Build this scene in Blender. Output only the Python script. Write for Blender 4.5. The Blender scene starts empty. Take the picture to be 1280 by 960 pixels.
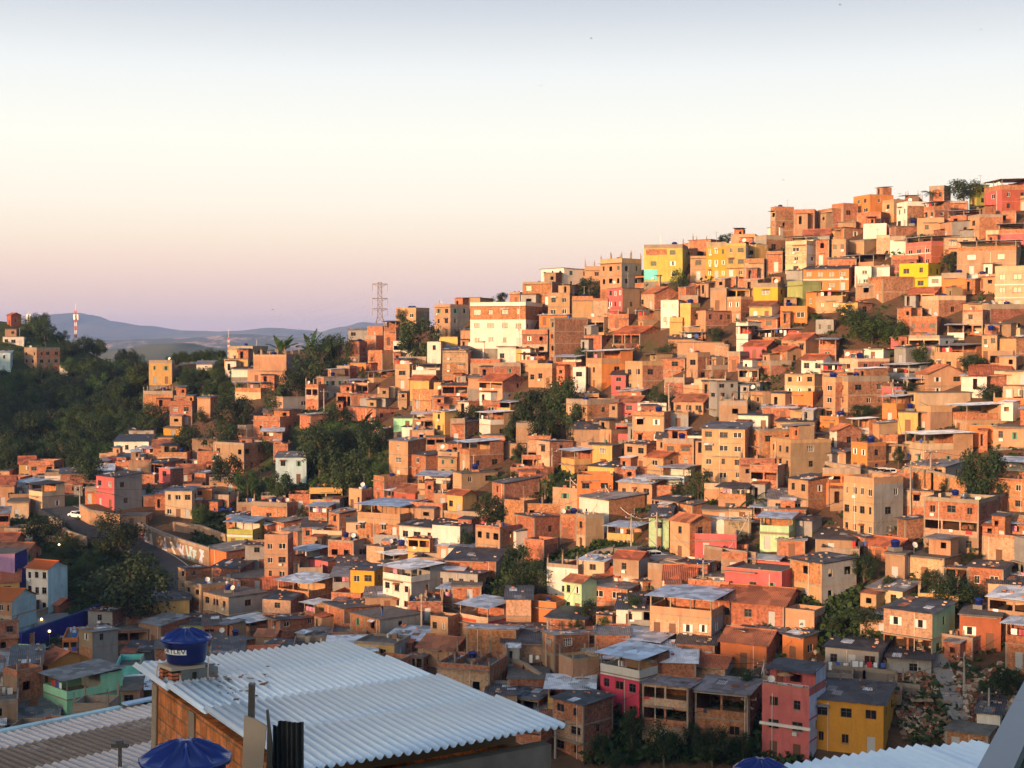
import bpy, math, random
import numpy as np
from mathutils import Vector, Matrix, noise as mnoise
rnd = random.Random(7)
sc = bpy.context.scene
COL = sc.collection
PI = math.pi
R = math.radians
# ------------------------------------------------------------------ camera model
F = 1800.0                       # focal length in pixels of a 1280 wide frame
PITCH = math.atan(50/1800.0)
cam_d = bpy.data.cameras.new('camera'); cam = bpy.data.objects.new('camera', cam_d); COL.objects.link(cam)
cam_d.sensor_width = 36; cam_d.lens = 36*F/1280; cam_d.clip_start = 0.1; cam_d.clip_end = 60000
cam.location = (0, 0, 0); cam.rotation_euler = (PI/2-PITCH, 0, 0)
sc.camera = cam

def ray(px, py):
    """direction of a view line with y (forward, level) component 1"""
    u = (px-640)/F; v = (480-py)/F
    fy = math.cos(PITCH) + v*math.sin(PITCH)
    fz = -math.sin(PITCH) + v*math.cos(PITCH)
    return u/fy, fz/fy
def at(px, py, Y):
    a, b = ray(px, py)
    return Vector((a*Y, Y, b*Y))
def pix(p):
    fy = math.cos(PITCH); sy = math.sin(PITCH)
    d = p[1]*fy - p[2]*sy
    up = p[1]*sy + p[2]*fy
    return 640+F*p[0]/d, 480-F*up/d

# ------------------------------------------------------------------ terrain: surveyed points -> smooth surface
CT = """1280 955 155;1280 850 168;1280 750 182;1280 650 200;1280 550 220;1280 450 243;1280 350 270;1280 262 300
1100 950 160;1100 850 172;1100 750 188;1100 650 208;1100 550 230;1100 450 255;1100 350 285;1100 280 315
900 950 165;900 850 178;900 750 195;900 650 220;900 550 245;900 450 275;900 360 305;900 325 318
700 950 170;700 850 185;700 750 210;700 650 240;700 550 275;700 450 305;700 390 325;700 362 335
480 830 200;480 780 215;480 700 250;480 600 285;480 500 330;480 440 360;480 425 372
560 900 180;590 600 262;590 420 350;590 395 356;800 350 322
300 830 215;300 750 250;300 690 275;300 620 300;300 550 335;300 490 365;300 455 385
200 850 215;200 780 240;200 720 262;230 600 320;230 530 360;200 480 400;190 458 412
100 910 170;60 850 200;100 800 230;60 740 245;60 690 262;100 640 285;150 590 320
20 660 280;30 610 330;60 540 400;50 500 440;20 440 475;10 408 490;60 412 500;100 440 510;150 458 500;170 520 420;110 560 370"""
P = []
for ln in CT.replace('\n', ';').split(';'):
    a, b, d = map(float, ln.split())
    p = at(a, b, d); P.append((p.x, p.y, p.z))
# behind the crests the land falls away again
for a, b, d in ((1280,250,300),(1190,262,308),(1100,280,315),(900,325,318),(800,345,326),(700,362,335),(590,395,356),(480,425,372),(395,440,378),(300,455,385),(190,458,412)):
    p = at(a, b, d)
    P.append((p.x*1.14, p.y*1.14, p.z-8)); P.append((p.x*1.5, p.y*1.5, p.z-38))
for a, d, z in ((20,600,-10),(100,640,-20),(-150,520,10),(-150,350,-25),(-100,220,-45),(475,900,-24),(0,900,-50),(900,900,-60),(1500,300,25),(1500,200,-12),(1500,150,-38)):
    p = at(a, 430, d); P.append((p.x, p.y, z))
# the near slope under the viewer, the valley floor and the ridge behind
P += [(0,0,-8),(-12,14,-11),(12,14,-10),(0,30,-13),(0,60,-28),(-30,60,-29),(30,60,-27),(0,100,-43),(-60,100,-44),(50,100,-41),(20,135,-49),(-40,150,-50),(-80,150,-50),
      (-45,-40,9),(-120,-65,11),(-220,-70,13),(-330,-40,16),(30,-60,10),(120,-60,12),(-20,-18,-1),(-400,120,28),(-430,300,30),(-300,150,8),(-210,70,-5),(-335,265,36),(-100,-5,-12),(-200,0,-8),(60,0,-10),(120,60,-20),(0,-140,10),(-250,-160,12),(200,-100,10)]
P = np.array(P); 
S = 100.0
def _k(r2): return np.where(r2 > 0, 0.5*r2*np.log(r2+1e-12), 0)
xy = P[:, :2]/S
n = len(P)
A = _k(((xy[:, None]-xy[None])**2).sum(-1)) + np.eye(n)*0.004
Q = np.hstack([np.ones((n, 1)), xy])
Msys = np.block([[A, Q], [Q.T, np.zeros((3, 3))]])
sol = np.linalg.solve(Msys, np.concatenate([P[:, 2], np.zeros(3)]))
GX0, GX1, GY0, GY1, GS = -560, 460, -180, 1100, 4.0
gx = np.arange(GX0, GX1+1, GS); gy = np.arange(GY0, GY1+1, GS)
GXX, GYY = np.meshgrid(gx, gy)
q = np.stack([GXX.ravel(), GYY.ravel()], 1)/S
H = np.empty(len(q))
for i in range(0, len(q), 8000):
    c = q[i:i+8000]
    H[i:i+8000] = _k(((c[:, None]-xy[None])**2).sum(-1)) @ sol[:n] + sol[n] + c @ sol[n+1:]
H = H.reshape(GXX.shape)
H = np.clip(H, -72, 70)
edge = np.minimum.reduce([GXX-GX0, GX1-GXX, GYY-GY0, GY1-GYY])
H = H*np.clip(edge/60, 0, 1) + -78*(1-np.clip(edge/60, 0, 1))
def hgt(x, y):
    fx = min(max((x-GX0)/GS, 0), len(gx)-1.001); fy = min(max((y-GY0)/GS, 0), len(gy)-1.001)
    i, j = int(fx), int(fy); a, b = fx-i, fy-j
    return float((H[j, i]*(1-a)+H[j, i+1]*a)*(1-b) + (H[j+1, i]*(1-a)+H[j+1, i+1]*a)*b)
def hit(px, py, y0=128.0, y1=640.0):
    a, b = ray(px, py)
    Y = y0; best = (1e9, y0)
    while Y < y1:
        c = b*Y - hgt(a*Y, Y)
        if c <= 0:
            lo, hi = Y-2, Y
            for _ in range(8):
                m = (lo+hi)/2
                if b*m - hgt(a*m, m) <= 0: hi = m
                else: lo = m
            return hi, True
        if c < best[0]: best = (c, Y)
        Y += 2
    return best[1], False
# ------------------------------------------------------------------ mesh helper
MATS = {}
class MB:
    def __init__(s): s.v = []; s.f = []; s.m = []; s.uv = []; s.mats = []
    def mi(s, name):
        if name not in s.mats: s.mats.append(name)
        return s.mats.index(name)
    def poly(s, pts, mat, uv=None):
        k = len(s.v); s.v += [tuple(p) for p in pts]; s.f.append(tuple(range(k, k+len(pts)))); s.m.append(s.mi(mat))
        if uv is None:
            a, b, c = Vector(pts[0]), Vector(pts[1]), Vector(pts[2])
            nn = (b-a).cross(c-a); ax = max(range(3), key=lambda i: abs(nn[i]))
            uv = [((p[0], p[1]) if ax == 2 else (p[1], p[2]) if ax == 0 else (p[0], p[2])) for p in pts]
        s.uv += uv
    def box(s, x0, x1, y0, y1, z0, z1, mat, rot=None):
        c = [(x0,y0,z0),(x1,y0,z0),(x1,y1,z0),(x0,y1,z0),(x0,y0,z1),(x1,y0,z1),(x1,y1,z1),(x0,y1,z1)]
        if rot is not None: c = [tuple(rot @ Vector(p)) for p in c]
        for q_ in ((0,3,2,1),(4,5,6,7),(0,1,5,4),(1,2,6,5),(2,3,7,6),(3,0,4,7)): s.poly([c[i] for i in q_], mat)
    def bar(s, p, q, w, mat, w2=None):
        p = Vector(p); q = Vector(q); d = (q-p)
        if d.length < 1e-6: return
        z = d.normalized(); x = z.cross(Vector((0,0,1)) if abs(z.z) < .95 else Vector((1,0,0))).normalized(); y = z.cross(x)
        w2 = w if w2 is None else w2
        a = [p+x*w*i+y*w*j for i, j in ((-.5,-.5),(.5,-.5),(.5,.5),(-.5,.5))]; b = [q+x*w2*i+y*w2*j for i, j in ((-.5,-.5),(.5,-.5),(.5,.5),(-.5,.5))]
        for i in range(4): s.poly([a[i], a[(i+1)%4], b[(i+1)%4], b[i]], mat)
        s.poly(a[::-1], mat); s.poly(b, mat)
    def tube(s, pts, rs, mat, n=8, cap=True):
        rings = []
        for i, p in enumerate(pts):
            p = Vector(p); d = Vector(pts[min(i+1, len(pts)-1)])-Vector(pts[max(i-1, 0)]); z = d.normalized()
            x = z.cross(Vector((0,0,1)) if abs(z.z) < .9 else Vector((1,0,0))).normalized(); y = z.cross(x)
            r = rs[i] if isinstance(rs, (list, tuple)) else rs
            k = len(s.v); s.v += [tuple(p+x*r*math.cos(2*PI*j/n)+y*r*math.sin(2*PI*j/n)) for j in range(n)]; rings.append(k)
        m = s.mi(mat)
        for a, b in zip(rings, rings[1:]):
            for j in range(n):
                s.f.append((a+j, a+(j+1)%n, b+(j+1)%n, b+j)); s.m.append(m); s.uv += [(j/n,0),((j+1)/n,0),((j+1)/n,1),(j/n,1)]
        if cap:
            s.f.append(tuple(rings[0]+j for j in range(n))[::-1]); s.m.append(m); s.uv += [(0,0)]*n
            s.f.append(tuple(rings[-1]+j for j in range(n))); s.m.append(m); s.uv += [(0,0)]*n
    def lathe(s, prof, mat, n=24, wob=None):
        rings = []
        for r, z in prof:
            k = len(s.v)
            for j in range(n):
                a = 2*PI*j/n; rr, zz = (r, z) if wob is None else wob(r, z, a)
                s.v.append((rr*math.cos(a), rr*math.sin(a), zz))
            rings.append(k)
        m = s.mi(mat)
        for a, b in zip(rings, rings[1:]):
            for j in range(n):
                s.f.append((a+j, a+(j+1)%n, b+(j+1)%n, b+j)); s.m.append(m); s.uv += [(j/n,0),((j+1)/n,0),((j+1)/n,1),(j/n,1)]
    def mesh(s, name, smooth=False):
        me = bpy.data.meshes.new(name); me.from_pydata(s.v, [], s.f)
        for k in s.mats: me.materials.append(MATS[k])
        me.polygons.foreach_set('material_index', s.m)
        if smooth: me.polygons.foreach_set('use_smooth', [True]*len(s.f))
        ul = me.uv_layers.new(name='UVMap'); ul.data.foreach_set('uv', [c for p in s.uv for c in p[:2]])
        me.update(); return me
    def build(s, name, parent=None, smooth=False):
        o = bpy.data.objects.new(name, s.mesh(name, smooth)); COL.objects.link(o); o.parent = parent
        return o
def inst(name, me, parent=None, loc=(0,0,0), rz=0, sca=(1,1,1)):
    o = bpy.data.objects.new(name, me); COL.objects.link(o); o.parent = parent
    o.location = loc; o.rotation_euler = (0,0,rz); o.scale = sca
    return o
def empty(name, loc, rz=0):
    o = bpy.data.objects.new(name, None); COL.objects.link(o); o.location = loc; o.rotation_euler = (0,0,rz); o.empty_display_size = .5
    return o
def tag(o, label=None, cat=None, group=None, kind=None):
    if label: o['label'] = label
    if cat: o['category'] = cat
    if group: o['group'] = group
    if kind: o['kind'] = kind
    return o
# ------------------------------------------------------------------ materials
def nmat(name):
    m = bpy.data.materials.new(name); m.use_nodes = True
    nt = m.node_tree; b = nt.nodes['Principled BSDF']; MATS[name] = m
    return m, nt, b
def N(nt, t, **kw):
    n_ = nt.nodes.new(t)
    for k, v in kw.items():
        if k.startswith('i_'): n_.inputs[k[2:].replace('_', ' ')].default_value = v
        else: setattr(n_, k, v)
    return n_
def mixrgb(nt, f, a, b, mode='MIX'):
    n_ = nt.nodes.new('ShaderNodeMix'); n_.data_type = 'RGBA'; n_.blend_type = mode; n_.clamp_factor = True
    for sock, v in ((n_.inputs[0], f), (n_.inputs[6], a), (n_.inputs[7], b)):
        if hasattr(v, 'is_linked'): nt.links.new(v, sock)
        elif isinstance(v, (tuple, list)): sock.default_value = (*v[:3], 1)
        else: sock.default_value = v
    return n_.outputs[2]
def ramp(nt, src, stops):
    r = nt.nodes.new('ShaderNodeValToRGB'); nt.links.new(src, r.inputs[0])
    while len(r.color_ramp.elements) < len(stops): r.color_ramp.elements.new(.5)
    for e, (p_, c) in zip(r.color_ramp.elements, stops):
        e.position = p_; e.color = (c, c, c, 1) if not isinstance(c, tuple) else (*c[:3], 1)
    return r.outputs[0]
def noise_(nt, scale, detail=4, vec=None, rough=.6):
    n_ = N(nt, 'ShaderNodeTexNoise'); n_.inputs['Scale'].default_value = scale; n_.inputs['Detail'].default_value = detail; n_.inputs['Roughness'].default_value = rough
    if vec is not None: nt.links.new(vec, n_.inputs['Vector'])
    return n_.outputs['Fac']
def geo(nt): return N(nt, 'ShaderNodeNewGeometry').outputs['Position']
def rndo(nt): return N(nt, 'ShaderNodeObjectInfo').outputs['Random']
def hsv(nt, colr, vmin, vmax, hj=.0):
    h = nt.nodes.new('ShaderNodeHueSaturation'); nt.links.new(colr, h.inputs['Color'])
    mr = N(nt, 'ShaderNodeMapRange'); nt.links.new(rndo(nt), mr.inputs[0]); mr.inputs[3].default_value = vmin; mr.inputs[4].default_value = vmax
    nt.links.new(mr.outputs[0], h.inputs['Value'])
    if hj:
        m2 = N(nt, 'ShaderNodeMath', operation='MULTIPLY'); nt.links.new(rndo(nt), m2.inputs[0]); m2.inputs[1].default_value = 7.31
        m3 = N(nt, 'ShaderNodeMath', operation='FRACT'); nt.links.new(m2.outputs[0], m3.inputs[0])
        m4 = N(nt, 'ShaderNodeMapRange'); nt.links.new(m3.outputs[0], m4.inputs[0]); m4.inputs[3].default_value = .5-hj; m4.inputs[4].default_value = .5+hj
        nt.links.new(m4.outputs[0], h.inputs['Hue'])
    return h.outputs[0]
def stretch(nt, vec, s):
    m = N(nt, 'ShaderNodeMapping'); nt.links.new(vec, m.inputs[0]); m.inputs['Scale'].default_value = s
    return m.outputs[0]
def dirt(nt, base, dark=.45, amt=.75):
    g = geo(nt)
    st = ramp(nt, noise_(nt, 1.0, 5, stretch(nt, g, (1.4, 1.4, .22))), [(.42, 0.), (.72, 1.)])
    bl = ramp(nt, noise_(nt, .45, 5, g), [(.4, 0.), (.75, 1.)])
    mx = N(nt, 'ShaderNodeMath', operation='MAXIMUM'); nt.links.new(st, mx.inputs[0]); nt.links.new(bl, mx.inputs[1])
    sc_ = N(nt, 'ShaderNodeMath', operation='MULTIPLY'); nt.links.new(mx.outputs[0], sc_.inputs[0]); sc_.inputs[1].default_value = amt
    dk = mixrgb(nt, 1.0, base, (dark, dark*.95, dark*.88), 'MULTIPLY')
    return mixrgb(nt, sc_.outputs[0], base, dk)
def plaster(name, c, dark=.5, amt=.6, rough=.85):
    m, nt, b = nmat(name)
    base = mixrgb(nt, noise_(nt, 6, 5, geo(nt)), tuple(x*.74 for x in c), tuple(min(x*1.18, .9) for x in c))
    base = dirt(nt, base, dark, amt)
    base = hsv(nt, base, .86, 1.1, .012)
    nt.links.new(base, b.inputs['Base Color']); b.inputs['Roughness'].default_value = rough; b.inputs['Specular IOR Level'].default_value = .25
    bp = N(nt, 'ShaderNodeBump'); bp.inputs['Strength'].default_value = .25; bp.inputs['Distance'].default_value = .03
    nt.links.new(noise_(nt, 14, 4, geo(nt)), bp.inputs['Height']); nt.links.new(bp.outputs[0], b.inputs['Normal'])
def brick(name, c1, c2, mortar, amt=.6, bw=.3, bh=.2, mort=.016, render_amt=.0):
    m, nt, b = nmat(name)
    uv = N(nt, 'ShaderNodeUVMap').outputs[0]
    br = N(nt, 'ShaderNodeTexBrick'); nt.links.new(uv, br.inputs['Vector'])
    br.inputs['Color1'].default_value = (*c1, 1); br.inputs['Color2'].default_value = (*c2, 1); br.inputs['Mortar'].default_value = (*mortar, 1)
    br.inputs['Scale'].default_value = 1; br.inputs['Brick Width'].default_value = bw; br.inputs['Row Height'].default_value = bh
    br.inputs['Mortar Size'].default_value = mort; br.inputs['Mortar Smooth'].default_value = .3
    g = geo(nt)
    var = ramp(nt, noise_(nt, 2.6, 6, g, .75), [(.30, .38), (.48, .95), (.66, 1.5)])
    base = mixrgb(nt, 1., br.outputs['Color'], var, 'MULTIPLY')
    # smears of mortar and patches of render
    sm = ramp(nt, noise_(nt, 2.2, 7, stretch(nt, g, (1, 1, 1.6)), .85), [(.53-render_amt, 0.), (.60-render_amt, .8)])
    base = mixrgb(nt, sm, base, tuple(x*.95 for x in mortar))
    base = dirt(nt, base, .42, amt); base = hsv(nt, base, .82, 1.12, .012)
    nt.links.new(base, b.inputs['Base Color']); b.inputs['Roughness'].default_value = .9; b.inputs['Specular IOR Level'].default_value = .15
    bp = N(nt, 'ShaderNodeBump'); bp.inputs['Strength'].default_value = .6; bp.inputs['Distance'].default_value = .02
    nt.links.new(br.outputs['Fac'], bp.inputs['Height']); bp.invert = True; nt.links.new(bp.outputs[0], b.inputs['Normal'])
def sheet(name, c, rough=.5, metal=0., stain=(.16,.1,.06), amt=.5, bands=True):
    m, nt, b = nmat(name)
    g = geo(nt)
    base = mixrgb(nt, noise_(nt, 1.3, 6, g, .7), tuple(x*.7 for x in c), tuple(min(.9, x*1.2) for x in c))
    if bands:   # separate sheets, each weathered its own way
        vo = N(nt, 'ShaderNodeTexVoronoi'); vo.inputs['Scale'].default_value = .8; nt.links.new(g, vo.inputs['Vector'])
        w = N(nt, 'ShaderNodeSeparateColor'); nt.links.new(vo.outputs['Color'], w.inputs[0])
        base = mixrgb(nt, 1., base, ramp(nt, w.outputs[0], [(0., .5), (1., 1.25)]), 'MULTIPLY')
    st = ramp(nt, noise_(nt, .9, 6, g, .7), [(.55, 0.), (.72, 1.)])
    mm = N(nt, 'ShaderNodeMath', operation='MULTIPLY'); nt.links.new(st, mm.inputs[0]); mm.inputs[1].default_value = amt
    base = mixrgb(nt, mm.outputs[0], base, stain); base = hsv(nt, base, .8, 1.15)
    nt.links.new(base, b.inputs['Base Color']); b.inputs['Roughness'].default_value = rough; b.inputs['Metallic'].default_value = metal
def plain(name, c, rough=.6, metal=0., spec=.5, vj=0.):
    m, nt, b = nmat(name)
    base = mixrgb(nt, noise_(nt, 5, 4, geo(nt)), tuple(x*.88 for x in c), tuple(min(1, x*1.1) for x in c))
    if vj: base = hsv(nt, base, 1-vj, 1+vj)
    nt.links.new(base, b.inputs['Base Color']); b.inputs['Roughness'].default_value = rough; b.inputs['Metallic'].default_value = metal; b.inputs['Specular IOR Level'].default_value = spec
MOR = (.38, .24, .16)
brick('brick', (.46,.17,.075), (.33,.11,.048), MOR)
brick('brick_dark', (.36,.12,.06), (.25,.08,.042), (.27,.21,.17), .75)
brick('brick_pale', (.50,.26,.14), (.40,.19,.10), (.48,.37,.27), .5, render_amt=.06)
for k, c in dict(tan=(.32,.21,.13), peach=(.45,.265,.15), cream=(.54,.40,.26), white=(.64,.59,.53), grey=(.29,.28,.27), yellow=(.55,.35,.12), gold=(.58,.27,.035),
                 pink=(.50,.13,.12), orange=(.55,.20,.06), redpaint=(.38,.10,.06), lime=(.38,.37,.09), mint=(.34,.68,.42), paleblue=(.45,.62,.68), turquoise=(.16,.58,.56),
                 lilac=(.55,.55,.70), olive=(.30,.33,.13), crimson=(.58,.06,.13), navy=(.02,.03,.22), palegreen=(.42,.60,.36), violet=(.42,.24,.42), deepred=(.45,.04,.03)).items():
    plaster('p_'+k, c, .45, .4 if k in ('white','navy','crimson','mint','gold') else .6)
plaster('concrete', (.22,.19,.165), .45, .8); plaster('concrete_pale', (.32,.25,.19), .45, .7); plaster('slab_top', (.17,.145,.125), .4, .9)
sheet('sheet_grey', (.22,.215,.22)); sheet('sheet_dark', (.075,.075,.082), .6, amt=.35); sheet('sheet_pale', (.66,.68,.72), .45, .0, (.3,.26,.24), .25)
sheet('sheet_blue', (.52,.60,.72), .35, .0, (.35,.36,.40), .25); sheet('sheet_rust', (.36,.13,.06), .7, 0, (.1,.05,.03), .6); sheet('tile_red', (.42,.12,.05), .8, 0, (.13,.06,.04), .5)
sheet('zinc', (.68,.80,.98), .3, .2, (.5,.57,.72), .2, False); sheet('fibre_pink', (.50,.44,.43), .9, 0, (.30,.20,.17), .5, False); sheet('fibre_brown', (.20,.145,.115), .9, 0, (.42,.36,.33), .6, False)  # zinc tinted blue and brightened for the sky it reflects
plain('glass', (.012,.012,.014), .2, 0, .6); plain('dark_void', (.02,.018,.016), .9); plain('frame_white', (.62,.60,.56), .5, vj=.2); plain('frame_dark', (.06,.055,.05), .5); plain('frame_wood', (.22,.085,.035), .6, vj=.2)
plain('shutter_green', (.06,.20,.13), .6); plain('steel', (.30,.29,.28), .45, .6); plain('rust', (.17,.07,.04), .8); plain('wood', (.20,.12,.07), .8, vj=.3); plain('door_wood', (.14,.06,.03), .7, vj=.4); plain('door_metal', (.36,.37,.38), .5, vj=.3)
plain('tank_blue', (.006,.014,.12), .28, 0, .5); plain('tank_lid', (.008,.022,.17), .25, 0, .5); plain('tank_pale', (.30,.45,.62), .5); plain('pvc', (.62,.50,.42), .45); plain('wire', (.02,.02,.02), .7); plain('pole_concrete', (.30,.27,.24), .9)
plain('mast_red', (.50,.10,.07), .5); plain('mast_white', (.7,.68,.66), .5); plain('pylon_steel', (.24,.18,.16), .5, .3); plain('asphalt', (.055,.052,.052), .9); plain('paving', (.22,.20,.19), .9); plain('paint_line', (.6,.58,.5), .8)
plain('cloth_red', (.5,.03,.03), .9); plain('cloth_white', (.7,.7,.7), .9); plain('cloth_blue', (.04,.1,.4), .9); plain('cloth_pink', (.6,.25,.35), .9); plain('cloth_dark', (.04,.04,.06), .9); plain('tarp_blue', (.02,.08,.5), .5)
plain('skin', (.25,.12,.07), .6); plain('tyre', (.02,.02,.02), .8); plain('car_white', (.75,.75,.74), .25); plain('car_dark', (.03,.03,.04), .25); plain('bark', (.09,.065,.045), .9); plain('bird', (.03,.03,.03), .9)
plain('blank_white', (.8,.8,.8), .4); plain('ink', (.01,.01,.02), .5); plain('rail_grey', (.20,.215,.235), .45, .2); plain('rail_dark', (.035,.05,.085), .2); plain('board', (.42,.32,.23), .8); plain('zinc_dark', (.085,.09,.09), .35, .5)
def leafmat(name, c1, c2, trans=.25):
    m, nt, b = nmat(name)
    base = mixrgb(nt, noise_(nt, .7, 4, geo(nt)), c1, c2); base = hsv(nt, base, .65, 1.3, .02)
    nt.links.new(base, b.inputs['Base Color']); b.inputs['Roughness'].default_value = .65; b.inputs['Specular IOR Level'].default_value = .3
    tr = N(nt, 'ShaderNodeBsdfTranslucent'); nt.links.new(base, tr.inputs[0]); ms = N(nt, 'ShaderNodeMixShader'); ms.inputs[0].default_value = trans
    nt.links.new(b.outputs[0], ms.inputs[1]); nt.links.new(tr.outputs[0], ms.inputs[2]); nt.links.new(ms.outputs[0], nt.nodes['Material Output'].inputs[0])
leafmat('leaf', (.016,.036,.012), (.042,.066,.02)); leafmat('leaf_bright', (.03,.065,.012), (.06,.10,.022)); leafmat('leaf_dry', (.10,.07,.03), (.12,.11,.04)); leafmat('leaf_pale', (.22,.22,.18), (.14,.16,.10)); leafmat('grassleaf', (.022,.048,.012), (.05,.075,.022))
# terrain: earth with grass where the slope is green (vertex weight 'green')
def terrain_mat():
    m, nt, b = nmat('terrain'); g = geo(nt)
    earth = mixrgb(nt, noise_(nt, .6, 7, g, .8), (.045,.028,.018), (.17,.10,.06))
    grass = mixrgb(nt, noise_(nt, .5, 6, g, .7), (.03,.05,.016), (.075,.09,.03))
    at_ = N(nt, 'ShaderNodeAttribute', attribute_name='green')
    ad = N(nt, 'ShaderNodeMath', operation='ADD'); nt.links.new(at_.outputs['Fac'], ad.inputs[0]); nt.links.new(noise_(nt, .12, 5, g, .7), ad.inputs[1])
    f = ramp(nt, ad.outputs[0], [(.55, 0.), (.72, 1.)])
    nt.links.new(mixrgb(nt, f, earth, grass), b.inputs['Base Color']); b.inputs['Roughness'].default_value = 1; b.inputs['Specular IOR Level'].default_value = .1
    bp = N(nt, 'ShaderNodeBump'); bp.inputs['Strength'].default_value = .8; bp.inputs['Distance'].default_value = .4; nt.links.new(noise_(nt, 1.2, 8, g, .7), bp.inputs['Height']); nt.links.new(bp.outputs[0], b.inputs['Normal'])
terrain_mat()
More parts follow.
